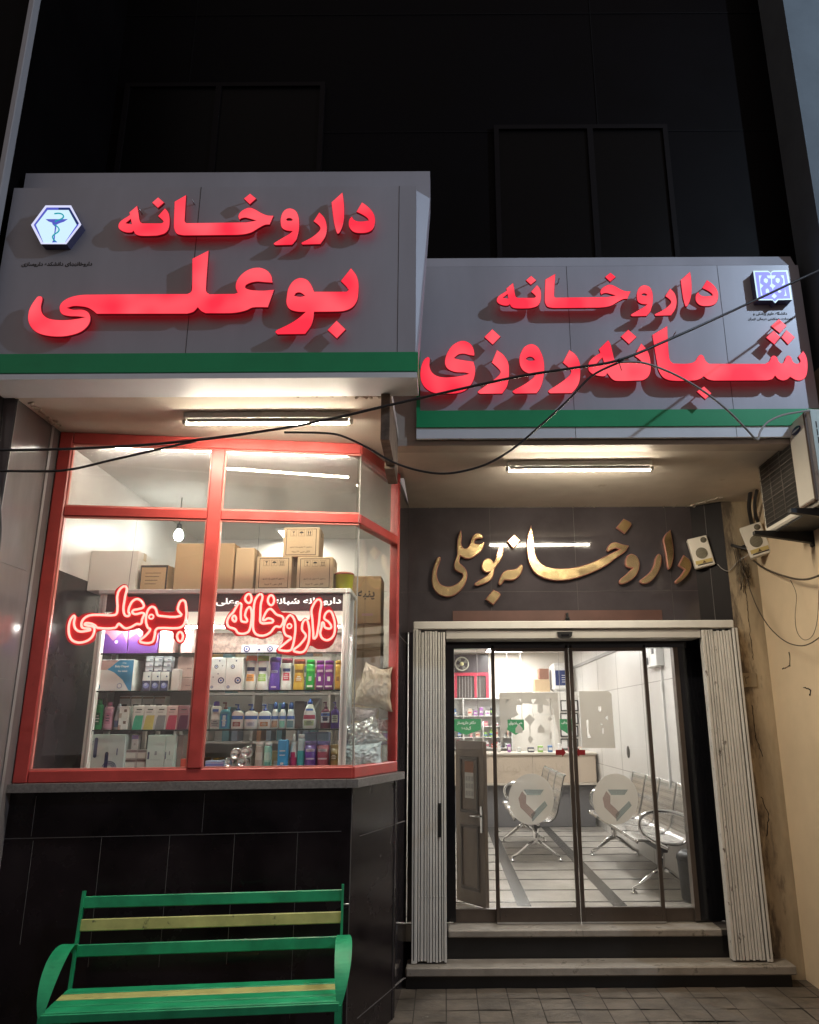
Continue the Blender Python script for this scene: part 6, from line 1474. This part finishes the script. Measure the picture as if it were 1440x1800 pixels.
xm = (pl0+pl1)/2 - .05; wv = .32; hv = .46
mb = MB(); mb.cbox(xm-wv/2, xm+wv/2, 12.53, 12.85, zc_+.001, zc_+hv, .05); mb.build('body', M_white, wx)
mb = MB(); mb.cbox(xm-.10, xm+.12, 12.522, 12.532, zc_+.1, zc_+.34, .004); mb.build('panel', cm((.01,.03,.14),.3), wx)
mb = MB()
for k in range(4): mb.box(xm+.0, xm+.09, 12.519, 12.5215, zc_+.15+k*.035, zc_+.158+k*.035)
mb.build('panel_lettering', M_whiteprint, wx)
for k_, (xa_, xb_, zh_) in enumerate(((xm-.44, xm-.19, .20), (xm-.36, xm-.2, .17))):
    zz_ = zc_ + .001 + (.201 if k_ else 0)
    mb = MB(); mb.cbox(xa_, xb_, 12.56, 12.78, zz_, zz_+zh_, .004); mb.box(xa_+.004, xb_-.004, 12.668, 12.672, zz_+zh_, zz_+zh_+.0006, 1)
    o = mb.build('carton', [(M_card2, mat('red_brown_card', (.25,.12,.08), .8))[k_], M_ink]); tag(o, ('orange brown carton beside the white appliance on the cabinet', 'red brown carton stacked beside the white appliance')[k_], 'carton')
mb = MB(); mb.cbox(xm-.46, pl0-.001, 12.5, 12.9, zc_-.03, zc_, .004); mb.bar((xm-.44,12.88,zc_-.35),(xm-.44,12.88,zc_-.03),.03); mb.bar((xm-.44,12.88,zc_-.35),(pl0,12.88,zc_-.35),.03); o2 = mb.build('side_shelf', M_cardw, bpy.data.objects['cabinet'])
# green pointed signs hanging over the counter
def green_sign(px0, px1, y0, y1, txts, label, Y=11.35):
    a, b = WY(px0, y0, Y), WY(px1, y1, Y); cx_ = (a.x+b.x)/2; w = b.x-a.x; h = a.z-b.z
    t = thing('hanging_sign', label, 'sign', (cx_, Y, a.z))
    mb = MB(); mb.prism([(-w/2,0),(-w/2,-h*.66),(0,-h),(w/2,-h*.66),(w/2,0)], -.004, .004, axis='Y', M=Matrix.Translation((cx_, Y, a.z))); mb.build('board', mat('green_sign_board', (.01,.22,.07), .4), t)
    for k, tx in enumerate(txts): text_on('lettering', tx, Matrix.Translation((cx_, Y-.0055, a.z-h*(.25+.33*k))) @ Matrix.Rotation(R(90),4,'X'), M_whiteprint, t, height=h*.24, bold=.02)
    mb = MB(); 
    for s in (-1,1): mb.tube([(cx_+s*w*.4, Y, a.z-.01), (cx_+s*w*.4, Y, HZ)], .003, 5)
    mb.build('wire', M_cable_g, t)
green_sign(794, 846, 1264, 1292, ['دکتر داروساز', 'گیشه ۱'], 'green pointed sign hanging over the left of the counter')
green_sign(984, 1011, 1264, 1290, ['پذیرش'], 'green pointed sign hanging before the framed certificates')
green_sign(891, 922, 1265, 1292, ['صندوق'], 'green pointed sign half hidden behind the frosted emblem film')
# small things on the counter
rnd = random.Random(8)
for k in range(9):
    x = .75 + k*.145; w = rnd.uniform(.04,.09); h = rnd.uniform(.05,.13)
    mb = MB(); mb.cbox(x, x+w, 11.3, 11.38, 1.296, 1.296+h, .006); mb.box(x+.006, x+w-.006, 11.297, 11.3, 1.296+h*.3, 1.296+h*.7, 1)
    o = mb.build('counter_item', [cm(pcs[(k*3) % len(pcs)],.5), M_whiteprint]); tag(o, 'small packet or holder standing on the beige counter', 'packet', 'packets on the counter')
for x in (.42, .56):
    mb = MB(); mb.tube([(x,11.5,1.296),(x,11.5,1.72)], .012, 8); mb.lathe([(.03,0),(.03,.008)], 12, c=(x,11.5,1.295)); o = mb.build('counter_post', M_alu); tag(o, 'slim metal post standing on the counter', 'post', 'metal posts on the counter')

# red arrow films on the door leaves
M_arrow = mat('red_film', (.28,.02,.025), .4)
arrow = lambda x0, x1: [(x0,1318),(x0+(x1-x0)*.62,1318),(x0+(x1-x0)*.62,1314),(x1,1323),(x0+(x1-x0)*.62,1331),(x0+(x1-x0)*.62,1327),(x0,1327)]
sticker(d1, [arrow(977, 995)], 'arrow_film', M_arrow, .002); sticker(d2, [arrow(1029, 1012)], 'arrow_film', M_arrow, .002)

# waiting benches of pressed steel
def waiting_bench(label, loc, rz, n, group):
    t = thing('waiting_bench', label, 'bench', loc, rz, group); p = .56; L = n*p
    prof = [(-.24,.415),(-.225,.435),(-.10,.425),(.05,.405),(.14,.41),(.19,.45),(.225,.55),(.26,.70),(.295,.84),(.315,.86)]
    q = smooth_loop([(a, b) for a, b in prof], False, 4)
    for i in range(n):
        x0, x1 = -L/2 + i*p + .012, -L/2 + (i+1)*p - .012; mb = MB(); N = len(q)
        xs = [x0, x0+.012] + [x0+.012+(x1-x0-.024)*k/6 for k in range(1,6)] + [x1-.012, x1]
        vs = []; fs = []; K = len(xs)
        for (yy, zz) in [(v.x, v.y) for v in q]:
            for k, x in enumerate(xs):
                e = .012 if k in (0, K-1) else 0
                vs.append((x, yy, zz + e*.6))
        for a in range(N-1):
            for k in range(K-1): fs.append((a*K+k, a*K+k+1, (a+1)*K+k+1, (a+1)*K+k))
        b0 = len(vs); vs += [(v[0], v[1]+.004, v[2]-.006) for v in vs]; fs += [tuple(b0+i_ for i_ in f[::-1]) for f in fs]
        mb.add(vs, fs, 0, True)
        st_ = mb.build('seat', M_perf, t, True, recalc=False)
        for x in (x0-.004, x1+.004):
            m2 = MB(); m2.tube([(x, v.x, v.y-.004) for v in q], .009, 6); m2.build('seam_shade_rail', mat('seam_shade_chrome', (.30,.29,.28), .2, metal=1.0), st_, True)  # dark rails added on the seams to darken the gaps between seats
    mb = MB(); mb.cbox(-L/2+.05, L/2-.05, -.03, .03, .33, .39, .006); mb.build('beam', mat('dark_steel_beam', (.09,.09,.095), .4, metal=.6), t, True)
    for s in (-1, 1):
        x = s*(L/2 - .18)
        mb = MB(); mb.tube([(x,0,.34),(x,0,.22),(x,0,.16)], [.035,.028,.026], 10)
        for e in (-1, 1): mb.tube([(x,0,.19),(x,e*.08,.15),(x,e*.19,.065),(x,e*.25,.04)], [.024,.021,.018,.014], 8); mb.lathe([(.028,0),(.028,.012),(.012,.018),(.012,.045)], 12, c=(x,e*.25,0))
        mb.build('leg', M_chrome, t, True)
        x = s*(L/2 - .0)
        mb = MB(); mb.tube(smooth_loop3([(x,.20,.62),(x,.05,.66),(x,-.12,.655),(x,-.20,.60),(x,-.19,.50),(x,-.08,.42),(x,.02,.37)]), .016, 8); mb.build('armrest', M_chrome, t, True)
    return t
def smooth_loop3(pts, sub=6):
    P_ = [Vector(p) for p in pts]; n = len(P_); Q = []
    for i in range(n-1):
        a, b, c, d = P_[max(0,i-1)], P_[i], P_[i+1], P_[min(n-1,i+2)]
        for k in range(sub):
            t = k/sub; Q.append(.5*((2*b)+(c-a)*t+(2*a-5*b+4*c-d)*t*t+(3*b-a-3*c+d)*t**3))
    return Q + [P_[-1]]
M_perf = mat('pressed_steel', (.60,.59,.57), .25, metal=.9, bump=.0)
def add_grooves(m):
    n = m.node_tree.nodes; l = m.node_tree.links; tc = n.new('ShaderNodeTexCoord'); vo = n.new('ShaderNodeTexVoronoi'); vo.inputs['Scale'].default_value = 70; vo.inputs['Randomness'].default_value = 0
    l.new(tc.outputs['Object'], vo.inputs['Vector']); rp = n.new('ShaderNodeValToRGB'); rp.color_ramp.elements[0].position = .28; rp.color_ramp.elements[1].position = .36
    rp.color_ramp.elements[0].color = (.12,.115,.11,1); rp.color_ramp.elements[1].color = (.62,.61,.59,1)
    l.new(vo.outputs['Distance'], rp.inputs[0]); l.new(rp.outputs[0], n['Principled BSDF'].inputs['Base Color'])
add_grooves(M_perf)
waiting_bench('row of three pressed steel seats in the middle of the hall', (.95, 9.22, FZ), R(-90), 3, 'steel waiting benches')
waiting_bench('row of four pressed steel seats against the hall side wall', (1.84, 7.95, FZ), R(-90), 4, 'steel waiting benches')
# things by the side wall
t = thing('waste_basket', 'black lidded waste basket by the hall side wall', 'bin', (2.0, 6.7, FZ))
mb = MB(); mb.lathe([(.08,0),(.095,.02),(.11,.30),(.115,.32)], 20, c=(2.0,6.7,FZ)); mb.build('bucket', M_black, t)
mb = MB(); mb.lathe([(.118,.315),(.11,.35),(.07,.38),(.0001,.39)], 20, c=(2.0,6.7,FZ)); mb.build('lid', M_black, t)
a, b = WX(1146, 1140, 2.135), WX(1168, 1170, 2.135)
t = thing('switch_box', 'white electrical box high on the hall side wall', 'electrical box', (2.13, (a.y+b.y)/2, b.z))
yc = (a.y+b.y)/2
mb = MB(); mb.cbox(2.06, 2.139, yc-.2, yc+.02, b.z, b.z+.28, .005); mb.cbox(2.06, 2.139, yc+.03, yc+.25, b.z+.0, b.z+.26, .005); mb.build('casing', M_white, t)
mb = MB(); mb.cbox(2.052, 2.06, yc-.13, yc-.06, b.z+.12, b.z+.2, .003); mb.cbox(2.052, 2.06, yc+.09, yc+.17, b.z+.03, b.z+.1, .003); mb.build('breaker', M_black, t)
mb = MB(); y = WX(1173, 1300, 2.13).y; mb.box(2.118, 2.139, y-.012, y+.012, .6, 2.84); mb.cbox(2.11, 2.118, y-.02, y+.02, 2.0, 2.08, .002); o = mb.build('cable_trunking', M_white); tag(o, 'white vertical cable trunking on the hall side wall', 'trunking')
mb = MB(); y0 = 7.5; mb.box(2.118, 2.139, 7.4, 13.0, 2.55, 2.59); o = mb.build('cable_trunking', mat('grey_trunking', (.3,.29,.28), .5)); tag(o, 'long horizontal cable trunking high along the hall side wall', 'trunking')
p = WX(1105, 1322, 2.139)
mb = MB(); mb.lathe([(.07,0),(.065,.006),(.0001,.004)], 18, 1, 1, M=Matrix.Translation((2.1385, p.y, p.z)) @ Matrix.Rotation(R(-90),4,'Y')); o = mb.build('wall_hole_disc', cm((.05,.04,.03),.7)); tag(o, 'dark round disc standing in for a hole in the hall side wall', 'hole')  # dark disc put where the wall has only a hole
t = thing('leaflet_stand', 'narrow white leaflet stand by the right door pane', 'stand', (2.05, 6.4, FZ))
mb = MB(); mb.cbox(2.02, 2.10, 6.32, 6.45, FZ, 1.10, .004); mb.build('board', M_white, t)
for k in range(5): mb = MB(); mb.cbox(2.005, 2.019, 6.335, 6.435, FZ+.15+k*.12, FZ+.24+k*.12, .002); mb.build('leaflet', cm([(.5,.5,.48),(.45,.1,.08),(.55,.5,.4),(.5,.48,.46),(.3,.35,.4)][k],.6), t)
